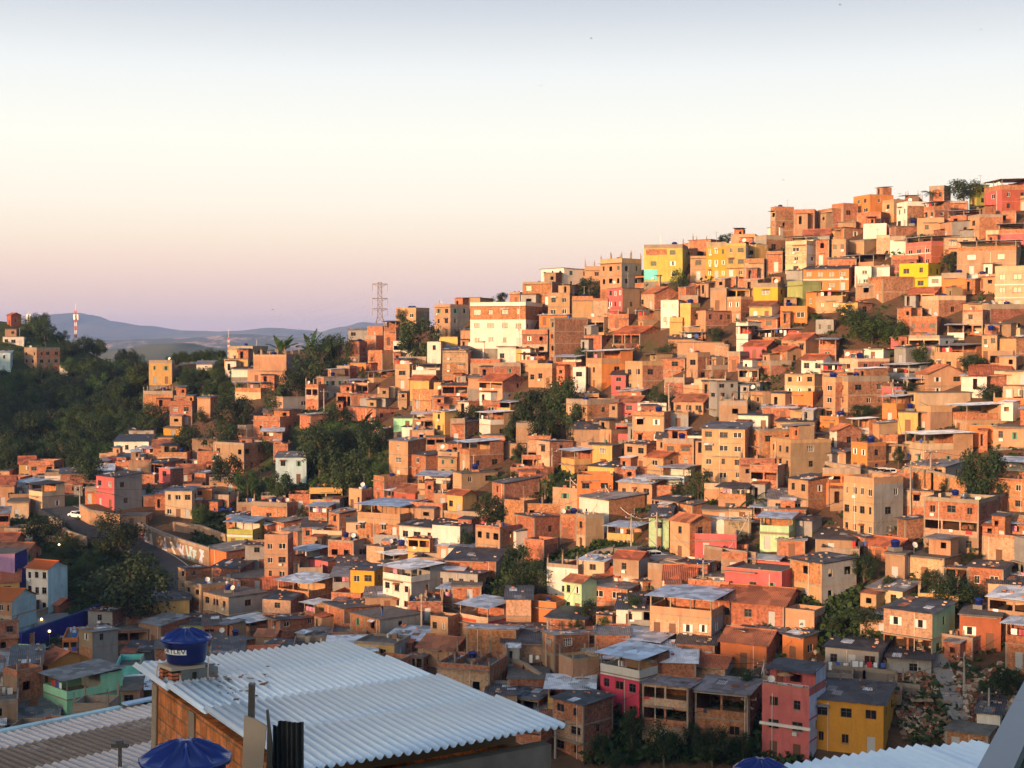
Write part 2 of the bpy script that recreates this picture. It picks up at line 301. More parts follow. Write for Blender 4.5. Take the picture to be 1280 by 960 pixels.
# x0 (far end of front) xm (near corner) x1 (far end of side) top base front side roof storeys [opts] | label | short name
HOUSES = """
9 14 26 394 408 r r T 1 | small red house with a pale roof on the wooded hilltop | hilltop red house
5 30 34 421 433 w w P 1 n3 | low white pavilion among dark trees at the left edge | white pavilion
0 13 16 441 465 u u C 2 | pale blue house end in shade at the left edge | pale blue end house
31 46 74 438 466 t b F 3 s3 | three-storey brick and plaster block deep in the shaded wood | wooded brick block
75 86 89 457 470 w w C 1
92 110 112 475 484 k g D 1
28 58 62 567 577 u u D 1
187 215 219 454 480 y t F 2 n2 | pale yellow two-storey house alone among trees on the ridge | lone yellow house
246 266 268 455 463 w w C 1
286 316 335 436 452 c k F 2
281 310 313 449 463 y c P 1 n2
290 330 336 461 470 w b D 1
180 216 225 493 508 b B U 1
218 244 247 496 508 b b F 1
213 240 247 506 531 b B F 2 n2
247 263 272 497 522 k b C 2
162 192 199 538 551 g g C 1 n2
144 186 192 552 569 w w D 1 n4 | pale single-storey villa with a dark roof below the wooded slope | pale hillside villa
205 228 232 535 547 Y Y P 1 n1 | small golden yellow flat box on a pale base beside banana plants | small golden box house
198 217 222 547 560 k k P 1
297 308 335 537 553 k t F 1
267 305 341 557 592 b b F 2 | long orange brick house with a balcony above two round trees | long orange brick house
342 360 366 557 574 b B F 1
345 383 386 572 605 u u C 2 n2 | pale blue two-storey house half hidden by trees | pale blue tree house
125 147 156 572 586 k b F 1
162 189 191 577 597 b b F 1
182 204 229 580 602 b B C 1
197 234 242 570 590 b b F 1 n4
240 250 262 575 592 w g C 1
132 160 176 596 606 w w C 1
0 18 21 606 634 k k T 1 n2
20 40 61 603 628 w g M 1
37 53 80 606 644 c c O 2 | corner house with a large open dark roof terrace by the road bend | road bend terrace house
11 36 40 627 649 c c P 1
121 143 177 597 638 p g C 2 | house with a pink front and a grey flank above the road wall | pink front road house
107 121 126 614 630 o o F 1
199 213 229 586 618 p B C 2 n1 | narrow pink fronted house with a white grille window | narrow pink fronted house
207 240 249 614 649 c c C 2 n3 | cream two-storey house above the graffiti wall | cream house over graffiti wall
243 257 271 592 612 b B C 1
152 182 190 645 659 k b P 1
284 316 331 653 689 l l M 2 n2 | lime green and cream house with a blue metal terrace roof | lime terrace house
255 283 332 690 719 o B D 1 | low orange house with a long dark roof beside the curved road | low orange roadside house
265 300 318 711 733 B B D 1
223 232 263 711 757 k b D 3
231 252 301 735 779 b b F 3 n2 | brick corner block with three rows of windows by the dark tree | three-row brick corner block
254 286 335 747 790 c g P 2 n3 | cream two-storey house with people on its flat roof | cream people roof house
289 312 346 778 802 b B M 2 | brick house with a big white canopy over its roof terrace | white canopy house
176 197 223 754 782 y e F 1 n2 | low yellow house with an olive flank below the big dark tree | low yellow olive house
142 158 196 771 793 b b D 1
174 201 236 783 812 b b D 1 | long brick shed with a dark roof behind the near water tank | long dark-roofed shed
222 268 282 782 802 e e D 1
269 290 320 804 824 b b P 1
155 190 202 813 832 g g D 1
100 116 147 790 848 b g C 3 | three-storey house of brick and grey render with a grey sheet roof | grey roofed three-storey house
79 97 101 800 829 o o F 2
43 60 111 832 862 o o T 1 | orange painted house with a broad dark red roof | orange painted house
55 84 153 850 908 m m O 2 | mint green house with walled terrace and tall pale roof canopy | mint green house
145 175 180 839 866 q q F 1 | small turquoise house behind the mint green one | small turquoise house
5 22 53 847 905 b b U 2 | unfinished brown brick shell with roofless rooms at the left edge | left roofless shell
162 175 179 863 902 b b P 2
0 34 57 815 835 g m C 1
0 9 12 840 860 w w D 1
10 72 76 896 915 t t C 1
317 358 375 446 480 k g U 2 n0 | pale block with a jagged unfinished parapet on the ridge | jagged parapet block
294 326 352 478 498 c k M 1
310 352 357 466 479 k k F 1
395 405 438 473 503 b g F 2 s4
421 437 447 460 477 b B F 1
433 449 459 431 460 b B F 2
456 470 482 424 442 b b F 1
480 495 501 402 437 b b O 2
495 520 537 389 414 k t F 2 T2 | peach house with two blue tanks on the skyline beside the pylon | skyline tank house
460 478 495 442 465 b t F 1 n1
460 467 495 465 484 k b O 1
494 512 517 449 487 k b O 3 n1
534 551 553 427 460 w w P 2 n1
515 545 553 456 484 w w O 2 | white house with a dark open top terrace in the middle of the ridge | white dark-terrace house
553 583 588 438 482 b b D 3 n2
340 354 388 498 530 k g F 2 n2 | two-storey house with peach front and bare grey flank above trees | peach and grey ridge house
382 398 408 485 513 b B U 2
421 446 452 494 514 b b F 1
450 482 501 498 512 g g D 1
445 460 470 481 494 k k F 1
472 494 500 486 497 c c F 1
435 470 530 510 532 b b D 1 n3
515 548 576 492 512 b b F 1
375 388 413 519 540 b B C 1
317 350 379 526 548 b B F 1
297 330 336 552 560 c c M 1
486 510 533 552 602 k b C 3 n1 | tall peach and brick house with a metal roof beside the palm gully | gully edge peach house
541 556 573 515 556 y y C 3 n1
492 522 526 523 538 m g P 1
466 481 489 537 552 b B C 1
563 581 586 529 555 b k F 1
513 532 563 570 600 b B D 2
547 572 590 568 595 k k F 1 n2
522 558 567 595 617 k k M 1
467 480 509 602 630 b B F 1
475 489 513 613 628 b b M 1
492 519 546 617 636 r r T 1
446 500 534 633 680 k b M 2 n4 | wide house under a big pale blue metal roof mid slope | wide blue roofed house
436 452 469 614 639 k b F 1 n2
405 430 437 623 637 b b P 1
314 359 386 634 659 b B F 1 n3 | long low brick house with small square windows below banana plants | long low brick house
386 409 419 633 666 b B M 2
411 424 446 642 675 b B C 2
330 355 396 653 674 k b C 1 n2
498 544 579 660 684 w g D 1 n3 | long white single-storey house with a red shutter | long white red-shutter house
353 372 403 665 693 b B C 1
331 360 367 675 745 k b F 4 n2 | narrow weathered four-storey tower house | narrow four-storey house
410 442 460 679 708 b b F 1 n2 T1 | square brick house with a tank on its flat roof | square brick tank house
364 386 411 689 723 b B M 2
385 410 441 702 725 p B D 1
458 480 499 684 712 k g D 1 
475 492 547 694 718 w w M 1 T1
478 514 554 712 768 w g M 3 n3 | tall white house with rows of dark windows and a metal roof | tall white dark-window house
438 468 481 714 760 Y Y D 2 n2 | golden yellow house with a dark pitched roof mid slope | golden dark-roofed house
416 437 441 720 752 g g O 2
347 386 421 729 770 b B M 2 n3 | orange brick block with a higher windowless rear half | windowless rear brick block
380 394 411 755 778 k b M 1
405 430 481 760 793 b B D 1
437 475 527 775 817 b g P 2 n2 win=green | brick house with green shutters and a long grey mossy flank | mossy flank house
335 350 396 775 803 b b C 2
320 343 351 796 818 b b T 1
372 398 426 796 812 g g C 1
543 561 581 719 743 k k D 1 n2
550 571 580 736 758 b B M 1
538 560 574 775 815 k b F 2 n2
574 610 643 760 808 c c M 2 n1 | cream house with a bright red band and a wide metal roof | red band house
582 645 656 787 827 b B C 1 n0 L=3.5 | long windowless brick shed with a dark roof | long windowless shed
640 672 690 788 808 g b C 1
678 693 760 794 842 b B D 2 n1 s2 | large brick block with a black flat roof above the roofless rooms | black roofed brick block
512 529 536 821 842 b b C 1
545 612 636 838 884 b b U 1 n2 | low maze of roofless brick rooms below the windowless shed | roofless brick maze
632 673 691 875 908 t b C 1 n4 o=0 | low house with row of dark openings and two blue tanks | tank ledge house
690 729 767 882 952 b B D 3 n2 | near three-storey rough brick house with a black roof and tanks | near rough brick house
698 716 750 828 876 k k U 2 n0 | pale brick shell with open roof frame beside the crimson house | pale brick shell
749 799 838 824 908 R B M 3 n3 | house with white top floor and crimson lower floors | crimson house
765 823 846 802 838 b B M 1
802 860 878 860 938 b b C 3 o=01 | brick and green house standing on open columns | house on open columns
868 935 952 869 934 b B D 2 n2 o=0 | brick house with laundry on its balcony under a grey roof | laundry balcony house
952 1011 1032 871 955 p v F 3 n2 T0 | tall salmon house with a lilac flank and furnished terrace | tall salmon house
1011 1104 1118 882 946 Y Y D 2 n3 | golden yellow house with a patched black roof near the lower edge | patched-roof golden house
846 893 899 807 835 b B D 1 n3
900 958 978 808 840 o b T 1 n1 | orange house with a red tiled awning roof and long balcony | orange awning house
930 965 985 796 812 g g D 1
978 1004 1021 797 831 o o D 1 n1
811 889 916 750 810 k g M 2 n4 | pale three-level house with a bright metal roof and open stair | bright metal roof house
905 977 1004 718 758 p p F 1 n3 | salmon pink house with a ragged brick parapet | salmon parapet house
890 980 1005 758 786 b b T 1 n3
987 1027 1070 705 760 b g D 2 n1 | brick house with dark sheet canopy beside the pink one | dark canopy brick house
705 727 746 729 772 P P T 2 n2 | pale green house with red tiled roof below the grassy slope | pale green tiled house
745 772 795 722 742 w w T 1
770 802 806 763 785 w w D 1 n1
745 765 772 770 795 b b D 1
790 803 835 726 742 w b D 1
707 734 774 506 553 k b F 3 n3 | pale three-storey block beside the big central tree | central three-storey block
742 775 781 529 544 w w C 1 n3
790 830 844 519 558 b B F 2 n2
735 764 791 543 567 k b F 1 n2
670 687 717 552 594 c B C 2 n1 | house with cream front and brick flank on the gully rim | gully rim cream house
701 718 754 564 603 y b M 2 | pale yellow and brick house with stairs down the gully side | gully stair yellow house
734 768 794 585 610 y b D 1 n3
780 808 829 556 590 k b D 2 n2
807 829 851 573 604 k b T 2 n1
825 855 869 585 607 u u M 1 n2 | small white and pale blue house with a metal roof beside a round tree | small blue white house
772 815 839 605 630 k b C 1 n3 | low orange rendered house with a wide grey roof above the gully | low wide grey-roofed house
723 761 807 625 666 w b D 1 n2 | house with a white front and a long brick flank | white front long flank house
817 848 876 627 650 b B D 1
571 587 630 553 595 k B M 2 n1 s2 | peach and dark brick block with a pale canopy on top | canopy topped block
548 571 575 572 596 k k P 2 n2
566 577 623 592 625 k t P 2 s2
599 613 641 516 551 w t M 2 n1 | house with white gable and grey flank under a bluish roof | bluish roof gable house
571 584 604 528 548 w b C 1
559 578 596 620 645 y y T 1 n2
615 630 675 605 645 b B D 2
630 655 674 630 662 b b F 1
655 700 705 634 648 b b U 1
594 625 651 662 702 b b F 2 n3
645 668 701 646 684 b B D 1
720 732 755 648 690 b t F 2 n1
700 720 725 650 676 b b F 1
655 680 698 682 708 b B F 1
556 620 633 702 727 b B D 1 n0
543 597 623 718 745 g b D 1 n4
540 575 593 658 694 w w D 1 n2
811 836 841 648 686 P P D 2 n1 | pale green house beside the parked cars | pale green car-side house
837 862 889 654 702 k b T 2 n1 | peach house with a red awning above a garage door | garage awning house
889 905 939 650 684 w c C 1
950 986 994 648 690 P e M 2 n2 | green fronted house with patched metal roof mid right slope | green patched-roof house
994 1015 1025 652 672 g g D 1
840 865 899 632 654 b B D 1
898 932 941 610 644 k k O 2
985 1010 1038 601 646 k b D 2 n2 | peach house with a dark roof left of the long retaining wall | dark roofed peach house
845 893 905 705 722 g w D 1
850 905 912 722 738 w w P 1
937 970 978 700 716 w w M 1
676 705 740 335 362 w w D 2 n3 | white skyline house with long glazed upper terrace | glazed terrace skyline house
653 690 704 354 382 b b F 2
685 712 715 368 398 k k F 2 n2
637 650 659 367 382 b b F 1
572 600 617 372 385 k k D 1
587 657 679 382 434 w w F 3 n4 top=b | big white house with a brick orange top floor | big white orange-topped house
543 563 587 383 421 k g F 3 n2 | tall peach and grey house end on the ridge | peach and grey end house
549 572 586 421 440 y b D 1
585 605 622 427 456 w b D 2 n2 | white terraced house with blue trim and dark roof | white blue-trim house
622 645 649 433 458 w w C 1 n2
650 672 688 442 463 k k O 1
689 693 735 399 458 b B F 4 s0 | tall windowless brick block mid slope | tall windowless brick block
750 777 802 328 376 k g U 3 n3 | four-level peach block with bare columns on its roof | bare column peach block
760 778 800 360 402 p t P 3 n3 | narrow pink house with a rendered flank below the peach block | narrow pink house
805 853 859 310 350 l l F 3 n2 | lime yellow house with turquoise corner on the skyline | lime yellow skyline house
798 818 849 367 389 k b T 1 n2
715 741 745 375 399 b g F 1
741 760 764 376 399 b b F 1
798 804 827 388 415 k t M 2 s0
826 848 855 375 408 w w C 2 n2
850 863 873 384 425 y b F 2
837 853 856 402 428 y y F 2
733 755 778 401 421 k t F 1
766 800 832 417 436 b b T 1
730 752 766 419 438 b b C 1
765 782 827 430 446 t B P 1
732 752 791 439 490 k o M 3 n1 | tall house with vivid orange flank and oversized metal roof | vivid orange flank house
781 803 843 457 494 k B F 2 n2
764 782 786 469 492 p k D 2 n1 | small red upper room on a cream base | small red upper room
716 732 735 462 490 w w F 2 n1
660 690 716 460 485 k b F 1 n3
553 585 590 441 481 b b D 2
588 625 635 454 472 b b F 1 n3
585 630 634 472 485 k b D 1 n0
598 628 658 477 504 k B T 2
552 585 588 482 497 b b D 1
540 575 580 496 508 b B D 1
572 586 609 502 516 w b C 1 n1
603 625 630 506 518 b b F 1
863 883 887 322 350 k k F 2 n1
853 866 884 306 324 b B U 1
883 908 912 308 349 Y Y F 3 n3 | golden three-storey house near the skyline | golden skyline house
908 932 936 307 348 y w F 3 n2 | yellow over white house beside the golden skyline one | yellow over white house
931 945 960 310 333 y y F 2
914 944 948 297 312 k k F 1
942 958 981 299 319 g B F 1
964 969 992 263 287 b B F 2 T1 | narrow brick tower at the left end of the hilltop | hilltop brick tower
993 1018 1022 266 281 b b F 1 n1
960 975 988 284 303 w w P 1
978 1015 1020 277 288 t t P 1
982 1008 1022 295 342 c w O 4 n1 | tall cream tower house with a dark roof terrace | tall cream tower house
1010 1035 1042 302 320 g b D 1
1005 1061 1069 336 364 o b D 2 n4 | long orange house with a white band under its roof | white band orange house
930 955 961 328 349 b b F 1
958 978 983 317 340 b b F 1
942 972 982 359 386 Y Y F 2 n1 | golden house with stepped terrace wall | golden stepped house
984 1003 1026 356 384 e e F 1 n1 | olive yellow walled house with a windowless flank | olive walled house
937 965 976 383 402 y w T 1 n2
976 1009 1012 386 404 o o F 1 n2
1008 1029 1036 364 390 o b D 1 n2
888 908 912 363 388 b k F 1
909 926 941 374 404 k b F 2 n2
862 882 918 388 424 k B D 2 s3
851 869 889 360 374 b B T 1
897 920 931 348 362 b B F 1
920 935 956 402 424 w g D 1 n1
983 1003 1010 338 356 g g D 1
921 935 941 408 444 w p O 2 n1
1067 1087 1116 245 268 o o F 2 | big orange painted house cut off against the sky | big orange skyline house
1022 1040 1069 263 280 b b F 1
1040 1054 1072 259 274 b b F 1
1103 1117 1134 252 278 k b F 2 n1
1121 1134 1157 257 286 w B F 2 n2 | white fronted house with brick flank high on the hill | high white fronted house
1132 1148 1152 248 261 b b U 1
1162 1180 1188 237 251 b b F 1 n2
1155 1168 1187 252 286 k B M 3 n2 | three-storey peach and brick house with a pale canopy near the top | pale canopy hilltop house
1212 1221 1232 231 257 l l P 2 n1 | narrow lime green house near the top right corner | narrow lime house
1231 1252 1300 224 266 p r M 3 n1 | large dark red house with a flat canopy at the top right | large dark red house
1271 1285 1300 247 264 k k F 1
1186 1225 1240 262 284 k w M 1
1210 1224 1252 271 301 k b F 2 n1
1175 1190 1221 277 301 k g D 1 n1
1112 1119 1171 283 300 B B P 1 s0
1133 1164 1199 295 334 p r M 3 n3 win=white | red house with arched white balconies high on the right | arched red house
1199 1270 1276 300 344 t t M 3 n2 | large bare tan block with few dark windows | large bare tan block
1125 1160 1175 331 362 A A F 2 n2 | bright lemon yellow house with two window rows | bright lemon house
1161 1178 1183 345 371 w g P 2 n1
1178 1208 1212 347 370 o o F 1 n1
1210 1236 1248 346 364 w b F 1 n2
1246 1300 1306 338 388 c c F 3 n3 | cream terraced block cut by the right edge | right edge cream block
1057 1092 1117 318 338 k w M 1 n2
1069 1089 1092 335 357 w y F 2
1089 1112 1125 334 350 w b F 1 n1
1086 1103 1141 349 379 b B F 2 s0 | dark flanked brick house standing over stilts | stilted brick house
1040 1057 1061 302 331 k k F 2 n2
1058 1080 1099 302 318 k t F 1
1113 1132 1136 300 319 w c F 1 n1
1096 1112 1116 297 321 c c F 1
1080 1108 1113 282 296 w p F 1
1036 1055 1080 284 301 b B D 1
1052 1072 1090 378 398 y B D 1 n1
1020 1053 1060 364 389 k y O 2 n2
1153 1173 1206 375 400 c B F 1 n1
1205 1236 1255 379 396 k k D 1
1228 1237 1290 386 408 b B F 1 s0
1020 1042 1048 402 415 g k F 1 n2
1020 1036 1040 300 331 b g D 2
847 905 910 428 442 k k P 1 n0
948 964 1002 412 430 k b M 1 n1
977 1007 1027 425 446 k k T 1 n3
965 984 1004 439 458 b k T 1
1002 1029 1041 450 467 w w T 1 n2
858 872 887 446 478 k b F 2
884 895 908 449 464 k t F 1
910 925 933 445 464 b B F 1 n1
882 890 935 462 478 B B U 1 s0
952 963 989 457 474 b B F 1 n1
981 1018 1042 468 497 c t C 2 n3 | cream house with two stacked tile eaves mid right | stacked eaves cream house
886 896 922 477 523 g g P 4 s2 | grey rendered tower flank mid slope | grey rendered tower
922 950 961 478 495 g g D 1 n2
855 873 877 485 505 k k F 1 n1
842 879 895 503 518 k k T 1 n3
930 953 996 494 520 k t F 2 n2
988 1024 1031 513 528 k k D 1 n1
1029 1044 1062 478 526 k b F 3 n1
923 960 970 520 541 w c D 1 n3
971 1018 1026 528 546 k k D 1 n2
877 931 941 537 604 k b D 4 n3 | tall peach four-level house with a dark overhanging roof | dark-eaved peach tower
828 867 879 555 584 b B F 2 n2 | two-storey brick house with paired small windows | paired window brick house
938 949 995 540 595 b b F 3 n1
962 988 1038 554 609 k t F 3 n3 | cream three-storey house with a broad blank tan flank | blank tan flank house
1138 1171 1176 401 428 b b F 2 n3 | orange house with arched openings right of the tall shrubs | arched orange house
1185 1205 1209 406 425 w w M 1
1218 1275 1300 410 422 c c P 1 n0
1169 1204 1230 432 467 k b O 2 n3 | two-storey house with dark open terrace behind a round bush | dark open terrace house
1228 1246 1250 419 452 c c P 2 n2
1249 1270 1300 423 459 k B D 2
1024 1045 1050 424 452 b b M 2 n1
1056 1078 1082 438 452 b b P 1 n1
1080 1104 1119 436 454 w g D 1
1118 1132 1145 434 459 g g D 1 n1
1049 1072 1111 452 478 c B F 2 n1 s2 | cream and dark brick house with turquoise trimmed windows | turquoise trim house
1108 1136 1159 456 479 g g M 1 n3
1080 1109 1114 470 480 m m P 1 n0
1029 1060 1111 477 526 k B F 3 n2 | tall peach corner house with a laundry filled balcony | laundry corner house
1145 1160 1206 468 496 k k T 2 n1 s2
1203 1236 1240 470 490 w w C 1 n0
1245 1290 1296 464 485 c c P 1 n2
1256 1296 1300 483 502 c c P 1 n3
1134 1147 1211 491 526 y c P 2 n1 s0 | smooth pale yellow house with a long blank flank | smooth pale yellow house
1123 1147 1152 516 541 y y P 1 n1
1103 1121 1135 496 532 o B M 2 n1
1146 1163 1189 515 544 k b F 1 n1
1188 1208 1271 507 547 k k M 2 n1 s3 | long two-storey house with a pale metal roof and two tanks | long metal roofed house
1244 1296 1300 535 557 c c P 1 n3
1025 1048 1066 525 544 o k F 1
1064 1073 1089 524 549 w b M 1 n1
1036 1046 1076 539 564 w B T 1 n1
1089 1099 1126 530 549 k t C 1 n0
1064 1084 1107 558 594 o B F 2 n2 | small orange two-storey house beside the parked white car | small orange car-side house
1131 1155 1214 543 592 c k M 2 n2 win=green | cream house with a green window and sheet-roofed terrace | green window terrace house
1100 1122 1132 552 574 b B F 1
1054 1092 1128 606 676 k g F 3 n4 | tall cream house with a stepped grey rear wall | stepped grey wall house
1020 1036 1055 607 633 b b F 1
1156 1223 1247 630 694 b B F 3 n3 o=1 | broad brick house with an open mid level on columns | open mid-level brick house
1126 1131 1156 650 684 B B D 1
1229 1271 1290 674 709 b B F 1 n1
1268 1280 1300 682 724 g g F 2
1107 1131 1138 693 729 t b P 1 n1
1133 1180 1201 699 731 b b P 1 n1 | low brick house with a grey slab roof above the shrubs | low slab-roofed house
1182 1210 1216 710 733 b b D 1
1211 1254 1264 712 746 b g D 1 n2 | brick house with two square windows above the earth bank | earth bank brick house
1020 1068 1074 676 696 b k D 1
1060 1080 1125 672 694 b B D 1
1238 1285 1300 603 640 b c F 2 n2
1250 1290 1300 578 604 b b M 1
1085 1128 1150 740 764 c t D 1 n2
1105 1165 1193 768 829 c P D 2 n2 o=1 | pale yellow upper floor over brick base with a black roof | cream upper-floor house
1201 1251 1257 772 814 r B P 1 n2 win=shut | orange red brick house with two white shuttered windows | white shuttered brick house
1258 1290 1300 782 844 b B M 2 n1 | brick house with an open roof terrace cut by the right edge | right edge terrace house
1032 1098 1112 815 843 g g D 1 n3 | low shack with a patched black roof and laundry line | laundry line shack
1110 1164 1170 826 846 g b D 1
1183 1235 1245 920 950 b b P 1 n2 | low brick room with a grey slab roof beside the steps | grey slab brick room
1222 1250 1256 894 916 w w D 1
1050 1127 1131 868 886 b b U 1 n0
"""
# cx cy w h kind
TREES = """
110 590 46 48 r;148 665 80 52 d;163 734 116 88 d;55 660 60 36 s;310 600 34 44 b;285 588 44 50 r;349 608 38 44 r;275 545 54 46 r;235 550 48 40 r;290 515 56 50 r
365 482 46 56 r;395 450 58 64 r;425 438 50 56 r;345 500 40 44 r;400 560 64 68 r;435 592 60 66 r;462 545 46 50 r;472 592 34 40 b;420 520 40 34 d
400 608 40 40 b;380 640 20 20 s;525 420 62 60 r;505 395 20 22 r;737 359 30 34 r;625 372 22 18 r;665 508 56 62 r;703 500 58 62 r;722 525 44 52 d;648 530 34 34 r;685 535 50 50 d
727 442 24 18 d;835 438 40 22 d;565 525 40 32 r;592 516 30 24 r;613 637 48 42 r;583 673 24 26 r;648 705 52 56 r;674 722 56 48 r;640 738 48 46 d;675 736 26 24 w
732 762 30 34 r;720 785 24 30 s;823 500 36 34 d;895 417 28 20 d;897 428 14 14 r;957 443 14 18 r;848 350 28 30 r;910 297 28 12 r;1145 277 26 14 r;1205 237 52 28 r;1080 400 56 34 d;1110 408 44 28 b
1060 392 34 28 d;1090 412 60 30 b;1120 417 44 28 b;1150 442 28 30 d;1187 325 28 26 d;1217 453 44 24 d;1237 489 42 22 d;1077 513 34 20 r;1130 485 32 20 r;1230 594 66 78 r;1123 569 16 26 r
873 606 40 46 r;848 612 22 24 r;922 655 34 28 w;1080 706 40 40 r;1112 726 18 16 s;1190 737 62 44 d;1165 725 30 34 r;1215 740 30 34 d;1082 772 44 34 d;1045 778 26 16 s;1175 688 50 14 s;1215 697 32 14 s
925 852 58 36 r;830 925 52 50 d;890 930 62 46 r;865 915 30 30 d;790 905 34 60 d;833 798 28 14 s;1262 850 40 34 s;1235 860 26 24 s;70 806 36 24 s;90 800 18 22 s;750 930 30 36 d;770 950 40 30 d;930 930 30 40 d
712 705 26 22 s;790 755 28 28 r;755 780 20 26 b;545 775 26 24 r;560 830 24 16 s;420 720 14 12 s;860 440 16 14 r;1000 700 16 14 s;1140 545 12 12 s;1185 610 26 34 d;220 570 30 26 d;252 520 22 22 d;250 640 26 26 b
640 600 26 26 d;650 565 24 30 d;640 540 30 30 d;200 552 22 20 s;330 560 24 26 d;470 450 16 20 r;455 465 16 18 d;395 540 26 24 b;500 470 12 14 s;610 455 14 20 d;560 465 12 20 d
"""
PALMS = """
452 520 44 46;677 522 30 26;945 622 46 44;1020 393 30 26;1090 268 26 18;1163 240 24 20;185 612 30 30;430 640 26 18;330 545 22 24;320 560 20 18;440 580 30 34;480 600 26 30;395 618 30 22;705 690 16 20;1165 455 20 20;890 625 22 24
"""
# polygons (photo) where trees close up into wood
WOODS = [([(0,412),(60,408),(110,432),(150,448),(175,458),(185,500),(150,520),(130,560),(60,600),(0,600)], 120),
         ([(140,470),(190,480),(185,510),(210,530),(200,560),(140,545),(120,500)], 22),
         ([(60,560),(140,560),(120,600),(60,610)], 10),
         ([(220,462),(300,470),(300,505),(270,500),(225,492)], 26),
         ([(150,455),(290,440),(285,452),(225,455),(190,462)], 26),
         ([(380,500),(440,520),(480,540),(480,625),(440,640),(385,620),(370,560)], 9),
         ([(60,690),(110,685),(140,700),(110,760),(85,755),(86,705)], 10),
         ([(700,590),(755,600),(720,640),(690,625)], 5)]
plaster('p_lemon', (.66,.45,.02), .5, .3)
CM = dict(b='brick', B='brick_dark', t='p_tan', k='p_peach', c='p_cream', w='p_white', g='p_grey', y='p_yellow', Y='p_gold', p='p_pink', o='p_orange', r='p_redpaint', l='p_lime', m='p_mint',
          u='p_paleblue', q='p_turquoise', v='p_lilac', e='p_olive', R='p_crimson', N='p_navy', P='p_palegreen', A='p_lemon')
CN = dict(b='brick', B='dark brick', t='tan', k='peach', c='cream', w='white', g='grey', y='pale yellow', Y='golden', p='pink', o='orange', r='red', l='lime', m='mint', u='pale blue', q='turquoise',
          v='lilac', e='olive', R='crimson', N='navy', P='pale green', A='lemon')
BR = ('brick', 'brick_dark', 'brick_pale')
# ---- window kinds, unit size, y = depth (outwards is -y)
def win_mesh(kind):
    f = MB(); p = MB(); fm = {'metal':'frame_dark','white':'frame_white','wood':'frame_wood','slide':'frame_white','shut':'frame_white','green':'shutter_green','grid':'frame_white'}[kind]
    t = .055
    for a in ((-.5,-.5+t,-.5,.5),(.5-t,.5,-.5,.5)): f.box(a[0],a[1],0,.06,a[2],a[3],fm)
    for z in ((-.5,-.5+t),(.5-t,.5)): f.box(-.5+t,.5-t,0,.06,z[0],z[1],fm)
    if kind in ('metal','white','wood','slide'): f.box(-.025,.025,.005,.055,-.5+t,.5-t,fm)
    if kind in ('metal','grid'): f.box(-.5+t,.5-t,.01,.05,.08,.12,fm)
    if kind == 'grid':
        for x in (-.25,0,.25): f.box(x-.02,x+.02,.0,.04,-.5+t,.5-t,fm)
        for z in (-.25,-.08): f.box(-.5+t,.5-t,.0,.04,z-.02,z+.02,fm)
    if kind in ('shut','green'):     # leaves opened outwards, half over the hole
        f.box(-.5,-.2,-.05,-.01,-.5,.5,fm); f.box(.2,.5,-.05,-.01,-.5,.5,fm)
    p.box(-.5+t,.5-t,.03,.035,-.5+t,.5-t,'glass')
    return f.mesh('window_frame_'+kind), p.mesh('pane_'+kind)
WK = ['metal','white','wood','slide','shut','green','grid']
WM = {k: win_mesh(k) for k in WK}
def door_mesh(mat):
    b = MB(); b.box(-.5,.5,0,.05,0,1,mat); b.box(-.38,-.04,-.02,0,.08,.45,mat); b.box(.04,.38,-.02,0,.08,.45,mat); b.box(-.38,.38,-.02,0,.55,.92,mat); return b.mesh('door_leaf')
DM = [door_mesh('door_wood'), door_mesh('door_metal')]
# ---- wall with real openings
def wallface(mb, org, d, width, z0, z1, ops, matf, reveal=.16, levels=()):
    """org 2D start, d unit 2D along the wall, outward normal is (d.y,-d.x); ops: (u0,u1,v0,v1)"""
    us = sorted({0., width, *[o[0] for o in ops], *[o[1] for o in ops]}); vs = sorted({z0, z1, *[o[2] for o in ops], *[o[3] for o in ops], *[l for l in levels if z0 < l < z1]})
    nx, ny = d[1], -d[0]
    def pt(u, v, t=0): return (org[0]+d[0]*u-nx*t, org[1]+d[1]*u-ny*t, v)
    for a, b in zip(us, us[1:]):
        for c, e in zip(vs, vs[1:]):
            mu, mv = (a+b)/2, (c+e)/2
            if any(o[0] < mu < o[1] and o[2] < mv < o[3] for o in ops): continue
            mb.poly([pt(a,c), pt(b,c), pt(b,e), pt(a,e)], matf(mv), [(a,c),(b,c),(b,e),(a,e)])
    for u0, u1, v0, v1 in ops:
        m = matf((v0+v1)/2); r = reveal
        mb.poly([pt(u0,v0), pt(u0,v1), pt(u0,v1,r), pt(u0,v0,r)], m); mb.poly([pt(u1,v0), pt(u1,v0,r), pt(u1,v1,r), pt(u1,v1)], m)
        mb.poly([pt(u0,v0), pt(u0,v0,r), pt(u1,v0,r), pt(u1,v0)], m); mb.poly([pt(u0,v1), pt(u1,v1), pt(u1,v1,r), pt(u0,v1,r)], m)
